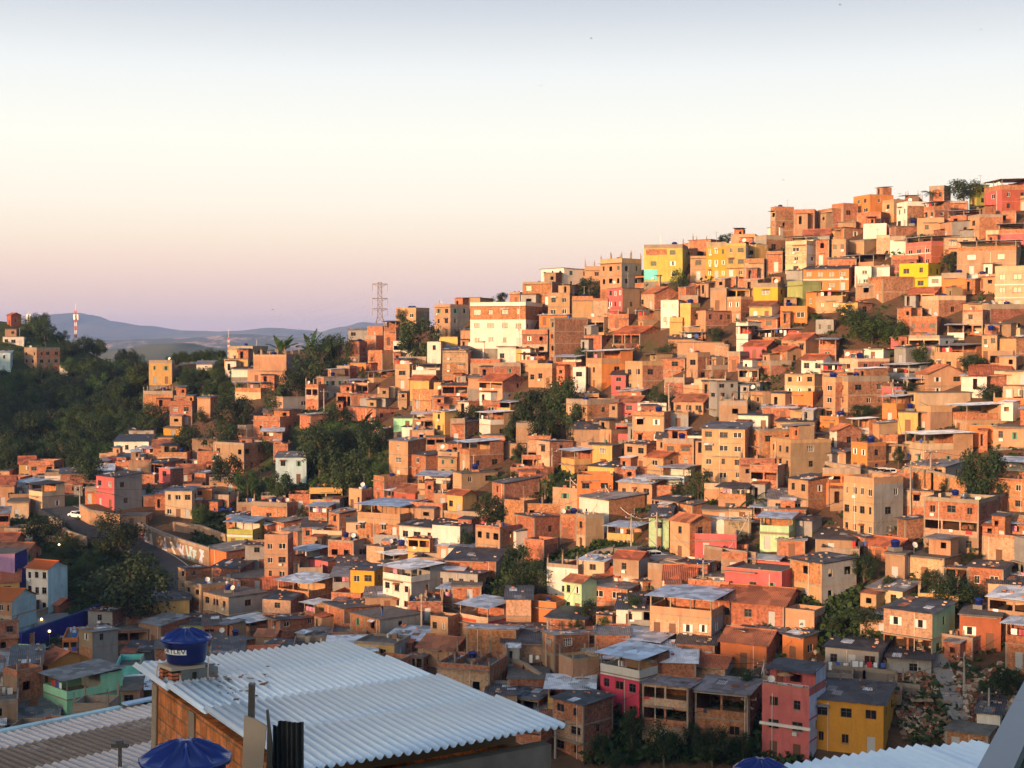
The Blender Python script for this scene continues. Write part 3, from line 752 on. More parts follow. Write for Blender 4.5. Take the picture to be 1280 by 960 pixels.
# ---- corrugated sheet: local corner, along = direction of the grooves
def corr(mb, x0, x1, y0, y1, z00, z01, mat, pitch=.18, amp=.03, under=None, along='y'):
    """grooves run along y; height z00 at y0, z01 at y1"""
    w = x1-x0; n = max(4, int(round(w/pitch))*4); m = mb.mi(mat); k = len(mb.v)
    for r_, (y, z) in enumerate(((y0, z00), (y1, z01))):
        for i in range(n+1):
            x = x0+w*i/n; mb.v.append((x, y, z+amp*math.sin(i*PI/2)))
    for i in range(n):
        mb.f.append((k+i, k+i+1, k+n+1+i+1, k+n+1+i)); mb.m.append(m); mb.uv += [(i,0),(i+1,0),(i+1,1),(i,1)]
    # the sheet's own thickness: a second skin below and closed rims
    mu = mb.mi(under or mat); k2 = len(mb.v); t = .02
    for (y, z) in ((y0, z00), (y1, z01)):
        for i in range(n+1): mb.v.append((x0+w*i/n, y, z-t+amp*math.sin(i*PI/2)))
    for i in range(n):
        mb.f.append((k2+i, k2+n+1+i, k2+n+1+i+1, k2+i+1)); mb.m.append(mu); mb.uv += [(i,0),(i,1),(i+1,1),(i+1,0)]
        mb.f.append((k+i, k2+i, k2+i+1, k+i+1)); mb.m.append(mu); mb.uv += [(0,0)]*4
ALL = []
foot = []
def house(spec, opt, label, short, auto=False):
    x0, xm, x1, yt, yb, fc, scol, roof, st = spec
    rr = random.Random(int(x0*31+yt*17+yb*7))
    a = max(xm-x0, 2); b = max(x1-xm, 0)
    Y, ok = hit(xm, yb)
    if opt.get('Y'): Y = opt['Y']
    # the ground point of the near corner
    base = at(xm, yb, Y); gz = hgt(base.x, base.y)
    top = at(xm, yt, Y)
    al = math.atan(ray(xm, yb)[0]); dist = Y/math.cos(al)**2 if False else Y
    aw = a*Y/F; bw = b*Y/F
    if b <= 6:
        th = math.atan2(bw, 8.5) + .02; W = aw/math.cos(th); L = rr.uniform(6.5, 9)
    else:
        th = min(max(math.atan2(bw, aw*1.0), R(9)), R(62)); W = aw/math.cos(th); L = bw/math.sin(th)
        if L > 13: L = 13; th = math.asin(min(.95, bw/L)); W = aw/math.cos(th)
        if L < 3.2: L = 3.2
    if opt.get('L'): L = float(opt['L'])
    W = max(W, 2.2)
    r = Vector((math.cos(al), -math.sin(al))); v = Vector((math.sin(al), math.cos(al)))
    ex = r*math.cos(th)-v*math.sin(th); ey = v*math.cos(th)+r*math.sin(th)
    c = Vector((base.x, base.y)) - ex*W/2 + ey*L/2
    phi = math.atan2(ex.y, ex.x)
    cs = [Vector((base.x, base.y)) - ex*W*i + ey*L*j for i in (0,1) for j in (0,1)]
    g = [hgt(p.x, p.y) for p in cs]
    zb = min(min(g), base.z) - .6
    zt = top.z; Hv = zt - base.z
    if Hv < 2.2: Hv = 2.2
    st = st or max(1, round(Hv/2.7))
    nvis = st; hs = Hv/st
    root = empty('house', (c.x, c.y, zb), phi)
    tag(root, label, 'house', 'hillside houses')
    z1 = zt - zb; zf = base.z - zb        # top and visible foot in local heights
    hx, hy = W/2, L/2
    fm = CM[fc]; sm = CM[scol]; big = (x1-x0) > 58
    tm = CM[opt['top']] if opt.get('top') else fm
    levels = [z1-hs*i for i in range(1, st+1)]
    open_top = roof in 'MO'
    zw = z1
    if open_top: zw = z1 - min(hs*.92, 2.5)       # floor of the open storey
    lay = [fm]*st; slay = [sm]*st
    if not opt.get('top'):
        for i in range(st):
            if fm in BR and rr.random() < .32: lay[i] = rr.choice(('brick_pale','p_peach','p_tan','brick','brick_pale'))
            elif fm in ('p_peach','p_cream') and rr.random() < .22: lay[i] = rr.choice(('brick','p_peach','brick_pale'))
            if sm in BR and rr.random() < .2: slay[i] = rr.choice(('p_tan','brick','brick_dark','p_grey'))
    def li(z): return min(st-1, max(0, int((z1-z)/hs)))
    fmat = lambda z: (tm if (z > z1-hs and opt.get('top')) else lay[li(z)]) if z > zf-.3 else ('concrete' if fm not in BR else fm)
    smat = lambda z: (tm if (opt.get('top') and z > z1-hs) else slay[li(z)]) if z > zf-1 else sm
    lv = [z1-hs*i for i in range(1, st+1)]+[zf-.3]
    brick_h = fm in BR or fm in ('p_peach', 'p_tan')
    # openings
    opens = [int(q) for q in opt['o']] if opt.get('o') else ([rr.randrange(st)] if (not opt and not open_top and rr.random() < (.34 if st > 1 else .12)) else [])
    def rows(width, per, off=0.0, doors=False, side=False):
        ops = []; win = []
        for s_ in range(st - (1 if open_top else 0)):
            zs = z1-hs*(s_+1+(1 if open_top else 0)) if not open_top else zw-hs*(s_+1)
            if zs < 0.3: zs = max(zs, .3)
            n_ = per if per is not None else max(1, int(width/2.9))
            if per is None and rr.random() < (.45 if side else .12): n_ = max(0, n_-1)
            if n_ <= 0: continue
            if not side and s_ in opens:
                n_ = max(2, int(width/2.4)); c_ = width/n_
                for i in range(n_): ops.append((c_*i+.13, c_*(i+1)-.13, max(.2, zs)+min(.95, hs*.36), zs+hs-.32)); win.append('open')
                continue
            cell = width/n_
            ww = min(1.25, cell*.5)*rr.choice((1,1,.8)); wh = min(1.05, hs*.42)
            lastlow = s_ == st-1-(1 if open_top else 0)
            for i in range(n_):
                if per is None and rr.random() < .14: continue
                uc = cell*(i+.5)+rr.uniform(-.16,.16)*cell*(0 if opt.get('n') else 1)+rr.uniform(-.06,.06)
                w_ = ww*rr.choice((1,1,1,.6,1.25,.8)) if not side else ww*rr.choice((1,.6))
                w_ = min(w_, cell*.72)
                if lastlow and doors and i == rr.randrange(n_) and hs > 2.2:
                    dw = min(.9, cell*.6); ops.append((uc-dw/2, uc+dw/2, zs+.06, zs+min(2.1, hs*.8))); win.append('door'); continue
                zc = zs+hs*rr.uniform(.53,.6)
                if zc-wh/2 < .1: continue
                ops.append((uc-w_/2, uc+w_/2, zc-wh/2, zc+wh/2)); win.append('win')
        return ops, win
    fo, fw = rows(W, opt.get('n'), doors=True); so, sw = rows(L, opt.get('s'), side=True)
    body = MB()
    uf = .0
    wallface(body, (-hx,-hy), (1,0), W, 0, zw, fo, fmat, levels=lv)
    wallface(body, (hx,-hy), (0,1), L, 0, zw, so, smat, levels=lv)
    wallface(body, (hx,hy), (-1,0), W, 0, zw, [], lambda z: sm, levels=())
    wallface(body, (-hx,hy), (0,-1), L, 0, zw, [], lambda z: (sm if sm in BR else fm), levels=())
    if big or brick_h or rr.random() < .3:
        bm_ = 'concrete_pale' if brick_h else fm
        z = zw-.0
        zz = (zw if open_top else z1)
        for i in range(1, st+1):
            z = zz-hs*i
            if z > .25: body.box(-hx-.03, hx+.03, -hy-.03, hy+.03, z-.2, z, bm_)
        if fm in BR:
            for sx in (-1, 1):
                for sy in (-1, 1): body.box(sx*hx-(.2 if sx > 0 else .02), sx*hx+(.02 if sx > 0 else .2), sy*hy-(.2 if sy > 0 else .02), sy*hy+(.02 if sy > 0 else .2), 0, zw-.01, 'concrete_pale')
            for i in range(1, int(W/3.4)): 
                u = -hx+W*i/int(W/3.4)
                if not any(o[0]-.12 < u+hx < o[1]+.12 for o in fo): body.box(u-.1, u+.1, -hy-.018, -hy+.1, 0, zw-.01, 'concrete_pale')
    body.build('wall', root)
    kinds = rr.choice((['metal','slide'], ['metal'], ['metal','wood'], ['wood','metal'], ['shut','metal'], ['metal','grid'], ['metal','white'], ['metal','green']))
    raw = roof == 'U' or (fm in BR and rr.random() < .3)
    for ops, ws, side in ((fo, fw, 0), (so, sw, 1)):
        for (u0,u1,v0,v1), kd in zip(ops, ws):
            uc = (u0+u1)/2; zc = (v0+v1)/2
            loc, rz = ((-hx+uc, -hy+.07, zc), 0) if not side else ((hx-.07, -hy+uc, zc), PI/2)
            if kd == 'open':
                continue
            if kd == 'door':
                inst('door', rr.choice(DM), root, (loc[0], loc[1], v0), rz, (u1-u0, 1, v1-v0)); continue
            if raw and rr.random() < .75: continue
            k = rr.choice(kinds); 
            if opt.get('win'): k = opt['win']
            w = inst('window', WM[k][0], root, loc, rz, (u1-u0, 1, v1-v0))
            inst('pane', WM[k][1], w)
    # ---- the things people add on: ledges, sills, awnings, lean-tos
    if rr.random() < .5 and fc not in 'RN':
        s = MB(); k_ = rr.randint(1, st); z = (zw if open_top else z1)-hs*(k_-1)-.02; u0, u1 = (0, W) if rr.random() < .5 else sorted((rr.uniform(0, W*.4), rr.uniform(W*.55, W)))
        s.box(-hx+u0-.05, -hx+u1+.05, -hy-rr.uniform(.35,.8), -hy-.031, z-.1, z, 'concrete_pale'); s.build('ledge', root)
    def piece(nm_, *bx):
        s = MB(); s.box(*bx); s.build(nm_, root)
    for (u0,u1,v0,v1), kd in zip(fo, fw):
        if kd == 'win':
            if rr.random() < .5: piece('sill', -hx+u0-.08, -hx+u1+.08, -hy-.09, -hy-.004, v0-.09, v0-.005, 'concrete_pale')
            q_ = rr.random()
            if q_ < .10:
                s = MB(); corr(s, -hx+u0-.15, -hx+u1+.15, -hy-.55, -hy-.004, v1+.05, v1+.28, rr.choice(('sheet_grey','sheet_rust','sheet_pale')), .2, .02); s.build('awning', root)
            elif q_ < .2: piece('air_conditioner', -hx+u0+.1, -hx+u0+.65, -hy-.3, -hy-.004, v0-.5, v0-.12, 'frame_white')
        elif kd == 'open' and rr.random() < .6:
            x = -hx+rr.uniform(u0, (u0+u1)/2); piece('hanging_laundry', x, x+rr.uniform(.4,.9), -hy-.05, -hy-.02, v0-rr.uniform(.2,.6), v0+.03, rr.choice(('cloth_white','cloth_red','cloth_blue','cloth_white','cloth_pink','cloth_dark')))
    if rr.random() < .4 and W > 4 and fc not in 'RN' and not short:
        s = MB(); aw_ = W*rr.uniform(.3,.55); x = -hx+rr.uniform(0, W-aw_); ad = rr.uniform(1.4,2.6); h_ = zf+rr.uniform(1.9,2.5); m_ = rr.choice(('brick','brick','p_peach','brick_dark','p_tan','p_white','p_grey'))
        wallface(s, (x,-hy-ad), (1,0), aw_, 0, h_, [(aw_*.2, aw_*.45, zf+.05, zf+1.8)] if rr.random() < .5 else [(aw_*.35, aw_*.7, zf+.9, zf+1.6)], lambda z: m_)
        wallface(s, (x+aw_,-hy-ad), (0,1), ad-.04, 0, h_, [], lambda z: m_); wallface(s, (x,-hy-.04), (0,-1), ad-.04, 0, h_, [], lambda z: m_); s.build('annex_wall', root)
        s = MB(); corr(s, x-.2, x+aw_+.2, -hy-ad-.3, -hy-.04, h_+.04, h_+.3, rr.choice(('sheet_grey','sheet_dark','sheet_rust','sheet_pale','tile_red')), .24, .03); s.build('annex_roof', root)
    # ---- roofs
    ov = .35
    def par(mb, z, h, mat, t=.14, front=True):
        mb.box(-hx, hx, -hy, -hy+t, z, z+h, mat); mb.box(hx-t, hx, -hy+t, hy-t, z, z+h, mat); mb.box(-hx, -hx+t, -hy+t, hy-t, z, z+h, mat); mb.box(-hx, hx, hy-t, hy, z, z+h, mat)
    deck = z1
    rsheet = {'C': rr.choice(('sheet_grey','sheet_grey','sheet_dark','sheet_pale')), 'D': 'sheet_dark' if rr.random() < .75 else 'sheet_grey', 'M': rr.choice(('sheet_pale','sheet_blue','sheet_pale')), 'O': rr.choice(('sheet_dark','sheet_grey')), 'T': rr.choice(('tile_red','tile_red','sheet_rust'))}
    if roof in 'FU':
        ph = rr.choice((.35, .5, .8, .9)); ph = min(ph, hs*.4)
        s = MB(); s.box(-hx+.01, hx-.01, -hy+.01, hy-.01, z1-.14, z1-.012, 'slab_top'); s.build('roof', root)
        s = MB(); pm = rr.choice((fm, 'brick' if fm in BR else fm, 'concrete_pale'))
        par(s, z1+.0, ph, pm); zc = z1+ph
        s.box(-hx-.03, hx+.03, -hy-.03, -hy+.16, zc+.002, zc+.06, 'concrete_pale'); s.box(hx-.16, hx+.03, -hy+.162, hy, zc+.002, zc+.06, 'concrete_pale')
        s.build('parapet', root)
        if rr.random() < .7:
            s = MB()
            for _ in range(rr.randint(2, 8)):
                x = rr.uniform(-hx*.75, hx*.7); y = rr.uniform(-hy*.7, hy*.7); a1 = rr.uniform(.15,.7); b1 = rr.uniform(.1,.5); s.box(x, x+a1, y, y+b1, z1, z1+rr.uniform(.1,.9), rr.choice(('brick','board','concrete_pale','wood','tank_pale','p_white','cloth_blue','rust')))
            s.build('roof_clutter', root)
        if roof == 'U':
            s = MB(); nn = max(2, int(W/2.2)+1); mm = max(2, int(L/3)+1)
            for i in range(nn):
                for j in range(mm):
                    x = -hx+.12+(W-.24)*i/(nn-1); y = -hy+.12+(L-.24)*j/(mm-1)
                    h = rr.uniform(.5, 1.5)
                    s.box(x-.1, x+.1, y-.1, y+.1, z1+.01, z1+ph+h, 'concrete_pale')
                    for q in range(3): s.bar((x-.06+q*.06, y, z1+ph+h), (x-.06+q*.06+rr.uniform(-.05,.05), y, z1+ph+h+rr.uniform(.3,.8)), .025, 'rust')
            if nn > 2 and mm > 1:
                for i in range(1, nn-1):
                    x = -hx+.12+(W-.24)*i/(nn-1); s.box(x-.07, x+.07, -hy+.25, hy-.25, z1+.0, z1+ph*rr.uniform(.7,1.4)+.2, 'brick')
            s.build('column_stub', root)
    elif roof == 'P':
        s = MB(); s.box(-hx-.2, hx+.2, -hy-.2, hy+.2, z1+.002, z1+.13, 'slab_top'); s.build('roof', root)
    elif roof in 'CD':
        rise = L*rr.uniform(.06, .14)*rr.choice((1,1,-.6))
        s = MB(); corr(s, -hx-ov, hx+ov, -hy-ov, hy+ov, z1+.08, z1+.08+rise, rsheet[roof], .24 if not big else .18, .03); 
        # sheets laid on top to hold the roof down, and a ridge of blocks
        for _ in range(rr.randint(2, 9)):
            x = rr.uniform(-hx, hx); y = rr.uniform(-hy, hy); z = z1+.1+rise*(y+hy)/L+.06
            s.box(x-.2, x+.2, y-.1, y+.1, z, z+.16, rr.choice(('brick','concrete_pale','board')))
        for _ in range(rr.randint(1, 4)):      # patched-in sheets
            x = rr.uniform(-hx, hx-1.2); y = rr.uniform(-hy, hy-1.6); z = z1+.08+rise*(y+hy)/L; y2 = y+rr.uniform(1.,1.8)
            corr(s, x, x+1.1, y, y2, z+.05, z+.05+rise*(y2-y)/L, rr.choice(('sheet_grey','sheet_dark','sheet_pale','sheet_rust')), .24, .03)
        s.build('roof', root)
        s = MB()
        if rise > 0:
            s.poly([(hx,-hy,zw), (hx,hy,zw), (hx,hy,zw+rise)], sm); s.poly([(-hx,hy,zw), (-hx,-hy,zw), (-hx,hy,zw+rise)], sm); s.box(-hx,hx,hy-.12,hy,zw,zw+rise,sm)
        else:
            for o in (0,): s.poly([(hx,-hy,zw+rise), (hx,-hy,zw+.02), (hx,-hy+.1,zw+.02)], sm)
            s.box(-hx,hx,-hy,-hy+.12,zw,zw+.05,fm)
        s.build('gable', root)
        deck = None if rise > 0 else None
    elif roof == 'T':
        rise = min(L*.24, 1.6); s = MB()
        corr(s, -hx-ov, hx+ov, -hy-ov, 0, z1+.02, z1+rise, rsheet['T'], .26, .045); corr(s, -hx-ov, hx+ov, 0, hy+ov, z1+rise, z1+.02, rsheet['T'], .26, .045)
        s.tube([(-hx-ov,0,z1+rise+.02), (hx+ov,0,z1+rise+.02)], .11, rsheet['T'], 8); s.build('roof', root)
        s = MB(); s.poly([(hx,-hy,zw), (hx,hy,zw), (hx,0,zw+rise*.95)], sm); s.poly([(-hx,hy,zw), (-hx,-hy,zw), (-hx,0,zw+rise*.95)], fm); s.build('gable', root)
        deck = None
    if roof in 'FP' and rr.random() < .38 and not auto and W > 4 and L > 4 and short != 'cream people roof house' and not opt.get('T') and short not in ('mossy flank house',):
        # a room built on the slab
        s = MB(); rw_ = W*rr.uniform(.35,.6); rl = L*rr.uniform(.35,.55); x = rr.choice((-hx+.25, hx-rw_-.25)); y = rr.uniform(-hy*.1, hy-rl-.3); y = min(y, hy-rl-.2); zz_ = z1+(.13 if roof == 'P' else 0)+.003; h_ = rr.uniform(2.0,2.6); m_ = rr.choice(('brick','brick','brick_dark','p_peach','p_tan',fm)); m2 = rr.choice((m_, 'brick', 'p_tan'))
        op = [(rw_*.55, rw_*.8, zz_+.9, zz_+1.7)] if rr.random() < .6 else [(rw_*.2, rw_*.5, zz_+.05, zz_+1.9)]
        wallface(s, (x,y), (1,0), rw_, zz_, zz_+h_, op, lambda z: m_); wallface(s, (x+rw_,y), (0,1), rl, zz_, zz_+h_, [], lambda z: m2); wallface(s, (x+rw_,y+rl), (-1,0), rw_, zz_, zz_+h_, [], lambda z: m2); wallface(s, (x,y+rl), (0,-1), rl, zz_, zz_+h_, [], lambda z: m_)
        s.build('rooftop_room', root); s = MB(); corr(s, x-.3, x+rw_+.3, y-rr.choice((.4,1.6)), y+rl+.3, zz_+h_+.03, zz_+h_+.25, rr.choice(('sheet_grey','sheet_dark','sheet_pale','sheet_rust','sheet_grey')), .24, .03); s.build('rooftop_room_roof', root)
    if open_top:
        s = MB(); s.box(-hx-.06, hx+.06, -hy-.06, hy+.06, zw+.002, zw+.14, 'concrete_pale'); s.build('terrace_floor', root)
        pm = tm if (opt.get('top') or rr.random() < .55) else rr.choice(('brick', fm))
        s = MB(); h = min(.95, (z1-zw)*.42); t = .13; z = zw+.142
        s.box(-hx, hx, -hy, -hy+t, z, z+h, pm); s.box(hx-t, hx, -hy+t, hy*.2, z, z+h, pm); s.box(-hx, -hx+t, -hy+t, hy*.2, z, z+h, pm)
        s.box(hx-t, hx, hy*.2+.002, hy, z, z1-.02, sm); s.box(-hx, -hx+t, hy*.2+.002, hy, z, z1-.02, sm); s.box(-hx+t, hx-t, hy-t, hy, z, z1+.1, sm)
        s.box(-hx+t, hx-t, hy*.35, hy*.35+t, z, z1-.02, rr.choice((sm, 'brick', 'p_peach', 'p_white')))
        s.build('parapet', root)
        np_ = max(2, int(W/2.8)+1)
        for i in range(np_):
            x = -hx+.1+(W-.2)*i/(np_-1); q = MB(); q.box(x-.08, x+.08, -hy+.02, -hy+.16, z+h-.01, z1+.03, 'concrete_pale'); q.build('terrace_post', root)
        rise = rr.uniform(.15, .5)
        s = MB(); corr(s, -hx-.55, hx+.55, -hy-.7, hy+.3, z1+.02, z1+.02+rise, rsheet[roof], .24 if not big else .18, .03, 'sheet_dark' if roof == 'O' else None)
        s.box(-hx-.4, hx+.4, -hy-.02, -hy+.06, z1-.07, z1-.022, 'rust')
        s.build('roof', root); deck = None
        if rr.random() < .45:
            for _ in range(rr.randint(1, 4)):
                x = rr.uniform(-hx*.8, hx*.6); q = MB(); wq = rr.uniform(.4, 1.); q.box(x, x+wq, -hy+.02+t, -hy+.05+t, z+h+.05, z+h+.75, rr.choice(('cloth_red','cloth_white','cloth_blue','cloth_pink','cloth_white','cloth_dark')))
                q.box(x-.1, x+wq+.1, -hy+.03+t, -hy+.045+t, z+h+.75, z+h+.77, 'wire'); q.build('hanging_laundry', root)
    # gate of pipes, meter boxes and small boxes on big near walls
    if big:
        s = MB(); x = rr.uniform(-hx*.9, hx*.9); s.tube([(x,-hy-.06,.3), (x,-hy-.06,zw-.1)], .05, 'pvc', 6); s.build('drain_pipe', root)
    inf = dict(root=root, x=(x0+x1)/2, y=(yt+yb)/2, box=(x0,yt,x1,yb), label=label, short=short, spec=spec, st=st, deck=deck, hx=hx, hy=hy, zb=zb, Y=Y, auto=auto, nt=opt.get('T'), big=big, W=W, L=L, z1=z1, zw=zw, hs=hs, fm=fm, nwin=fw.count('win'), opt=opt)
    ALL.append(inf); foot.append((c.x, c.y, max(W, L)/2, Y)); return inf
def parse():
    for ln in HOUSES.strip().split('\n'):
        bits = [b.strip() for b in ln.split('|')]; t = bits[0].split()
        opt = {}
        for o in t[9:]:
            if '=' in o: k, v = o.split('='); opt[k] = v
            elif o[0] in 'nsT' and o[1:].isdigit(): opt[o[0]] = int(o[1:])
        yield tuple(map(float, t[:5]))+(t[5], t[6], t[7], int(t[8])), opt, (bits[1] if len(bits) > 1 else None), (bits[2] if len(bits) > 2 else None)
for sp, op, la, sh in parse():
    if sh == 'crimson house': op['top'] = 'w'
    house(sp, op, la, sh)
byshort = {h['short']: h for h in ALL if h['short']}
# ------------------------------------------------------------------ the land
GREEN_PX = [(pg, 1.) for pg, _ in WOODS]+[([(695,735),(700,700),(740,680),(830,690),(800,730),(720,740)],1.),([(110,700),(180,690),(120,790),(85,770)],1.),([(330,560),(480,545),(470,640),(370,620)],1.),([(1020,745),(1100,735),(1100,800),(1020,800)],.6)]
def inpoly(x, y, pg):
    c = False; j = len(pg)-1
    for i in range(len(pg)):
        if (pg[i][1] > y) != (pg[j][1] > y) and x < (pg[j][0]-pg[i][0])*(y-pg[i][1])/(pg[j][1]-pg[i][1])+pg[i][0]: c = not c
        j = i
    return c
ny_, nx_ = H.shape
verts = [(float(gx[i]), float(gy[j]), float(H[j, i])+.25*mnoise.noise(Vector((gx[i]*.11, gy[j]*.11, 0)))) for j in range(ny_) for i in range(nx_)]
faces = [(j*nx_+i, j*nx_+i+1, (j+1)*nx_+i+1, (j+1)*nx_+i) for j in range(ny_-1) for i in range(nx_-1)]
me = bpy.data.meshes.new('terrain'); me.from_pydata(verts, [], faces); me.materials.append(MATS['terrain'])
me.polygons.foreach_set('use_smooth', [True]*len(faces))
att = me.attributes.new('green', 'FLOAT', 'POINT'); gv = []
for v_ in verts:
    g_ = .0
    if v_[1] > 90:
        px_, py_ = pix(v_)
        for pg, k in GREEN_PX:
            if inpoly(px_, py_, pg): g_ = k*.5
        if px_ < 90 or v_[1] > 430: g_ = .5
        if px_ < -20 or px_ > 1300: g_ = .4
    else: g_ = .35
    gv.append(g_)
att.data.foreach_set('value', gv)
tag(tag(inst('terrain', me), kind='structure'))
# the plain out to the horizon
def farmat():
    m, nt, b = nmat('far_land'); g = geo(nt)
    c = mixrgb(nt, ramp(nt, noise_(nt, .004, 8, g, .7), [(.4, 0.), (.62, 1.)]), (.035,.055,.022), (.10,.10,.05))
    nt.links.new(c, b.inputs['Base Color']); b.inputs['Roughness'].default_value = 1
    m, nt, b = nmat('quarry'); g = geo(nt)
    c = mixrgb(nt, ramp(nt, noise_(nt, .0035, 8, stretch(nt, g, (1,.3,3)), .75), [(.53, 0.), (.60, 1.)]), (.045,.062,.035), (.50,.31,.22))
    nt.links.new(c, b.inputs['Base Color']); b.inputs['Roughness'].default_value = 1
farmat()
b_ = MB(); b_.poly([(-30000,-30000,-80), (30000,-30000,-80), (30000,30000,-80), (-30000,30000,-80)], 'far_land'); tag(b_.build('ground'), kind='structure')
def interp(pts, x):
    if x <= pts[0][0]: return pts[0][1]
    for (a, b), (c, d) in zip(pts, pts[1:]):
        if x <= c: 
            t = (x-a)/(c-a); t = t*t*(3-2*t); return b+(d-b)*t
    return pts[-1][1]
def hills(name, D, depth, prof, px0, px1, step, rough, mat, seed):
    nX = int((px1-px0)/step); nY = 26; vs = []; fs = []
    for j in range(nY+1):
        Y = D - depth*.5 + depth*1.5*j/nY
        env = math.sin(min(1, max(0, (Y-(D-depth*.5))/(depth*.5)))*PI/2) if Y < D else math.cos(min(1, (Y-D)/depth)*PI/2)
        for i in range(nX+1):
            px_ = px0+(px1-px0)*i/nX; x = (px_-640)/F*D*(1+.15*(Y-D)/D)
            top = at(px_, interp(prof, px_), D).z
            nn = mnoise.fractal(Vector((x*rough+seed, Y*rough, seed)), 1, 2, 6)
            z = -82+(top+82)*env + nn*(top+90)*.16*(1-.55*env) + nn*8*env
            vs.append((x, Y, z))
    for j in range(nY):
        for i in range(nX): k = j*(nX+1)+i; fs.append((k, k+1, k+nX+2, k+nX+1))
    me = bpy.data.meshes.new(name); me.from_pydata(vs, [], fs); me.materials.append(MATS[mat]); me.polygons.foreach_set('use_smooth', [True]*len(fs))
    tag(inst(name, me), kind='structure')
hills('hills', 9000, 2400, [(-300,425),(-40,410),(30,402),(60,393.5),(78,392),(100,395),(120,402),(170,408),(220,414),(262,415),(300,414),(345,409),(365,410),(400,414),(430,408),(455,403),(480,405),(540,412),(620,412),(700,418),(1000,424),(1500,425)], -300, 1500, 4, .0011, 'far_land', 3.1)
hills('hills', 5200, 1500, [(-300,430),(0,428),(150,426),(185,424),(215,422),(300,418),(330,420),(400,424),(470,422),(600,425),(900,432),(1500,432)], -300, 1500, 4, .0016, 'quarry', 8.7)
hills('hills', 2300, 800, [(-300,440),(60,440),(150,437),(185,432),(220,431),(265,437),(300,440),(380,436),(470,436),(600,440),(1500,445)], -300, 1500, 4, .003, 'far_land', 5.2)
# ------------------------------------------------------------------ roads draped on the land
def ribbon(name, pts, w, mat, lift=.18, kind='structure', off=0.0):
    ws = []
    for a, b in pts:
        Y, _ = hit(a, b); p = at(a, b, Y); ws.append(Vector((p.x, p.y)))
    dense = []
    for p, q in zip(ws, ws[1:]):
        n_ = max(2, int((q-p).length/2.0))
        for i in range(n_): dense.append(p.lerp(q, i/n_))
    dense.append(ws[-1])
    for _ in range(4): dense = [dense[0]]+[(dense[i-1]+dense[i]*2+dense[i+1])/4 for i in range(1, len(dense)-1)]+[dense[-1]]
    mb = MB(); L_, R_ = [], []
    for i, p in enumerate(dense):
        d = (dense[min(i+1, len(dense)-1)]-dense[max(i-1, 0)]).normalized(); n_ = Vector((d.y, -d.x)); p = p+n_*off
        a, b = p-n_*w/2, p+n_*w/2; z = max(hgt(a.x, a.y), hgt(b.x, b.y), hgt(p.x, p.y))+lift
        L_.append((a.x, a.y, z)); R_.append((b.x, b.y, z))
    for i in range(len(dense)-1):
        mb.poly([L_[i], L_[i+1], R_[i+1], R_[i]], mat)
        if w > 1.5:
            for s_ in (L_, R_): mb.poly([s_[i], s_[i+1], (s_[i+1][0], s_[i+1][1], s_[i+1][2]-1.5), (s_[i][0], s_[i][1], s_[i][2]-1.5)], 'concrete')
    return tag(mb.build(name), kind=kind), dense, L_, R_
rd, dn, RL, RR = ribbon('road', [(72,640),(88,646),(104,656),(140,672),(180,690),(205,703),(225,722),(240,745),(250,770)], 8, 'asphalt', .3)
for o_ in (-3.3, 3.3): ribbon('road_marking', [(72,640),(88,646),(104,656),(140,672),(180,690),(205,703),(225,722),(240,745),(250,770)], .16, 'paint_line', .42, off=o_)
ribbon('street', [(1040,603),(1064,600),(1100,603),(1126,606)], 6, 'paving', .4)
ribbon('street', [(786,696),(812,703),(840,712),(860,718)], 5.5, 'paving', .4)
ribbon('street', [(590,775),(612,760),(650,738),(690,712),(735,694),(770,690)], 3.2, 'paving', .35)
ribbon('path', [(1170,822),(1180,842),(1186,865),(1194,888),(1200,905)], 2.2, 'paving', .3)
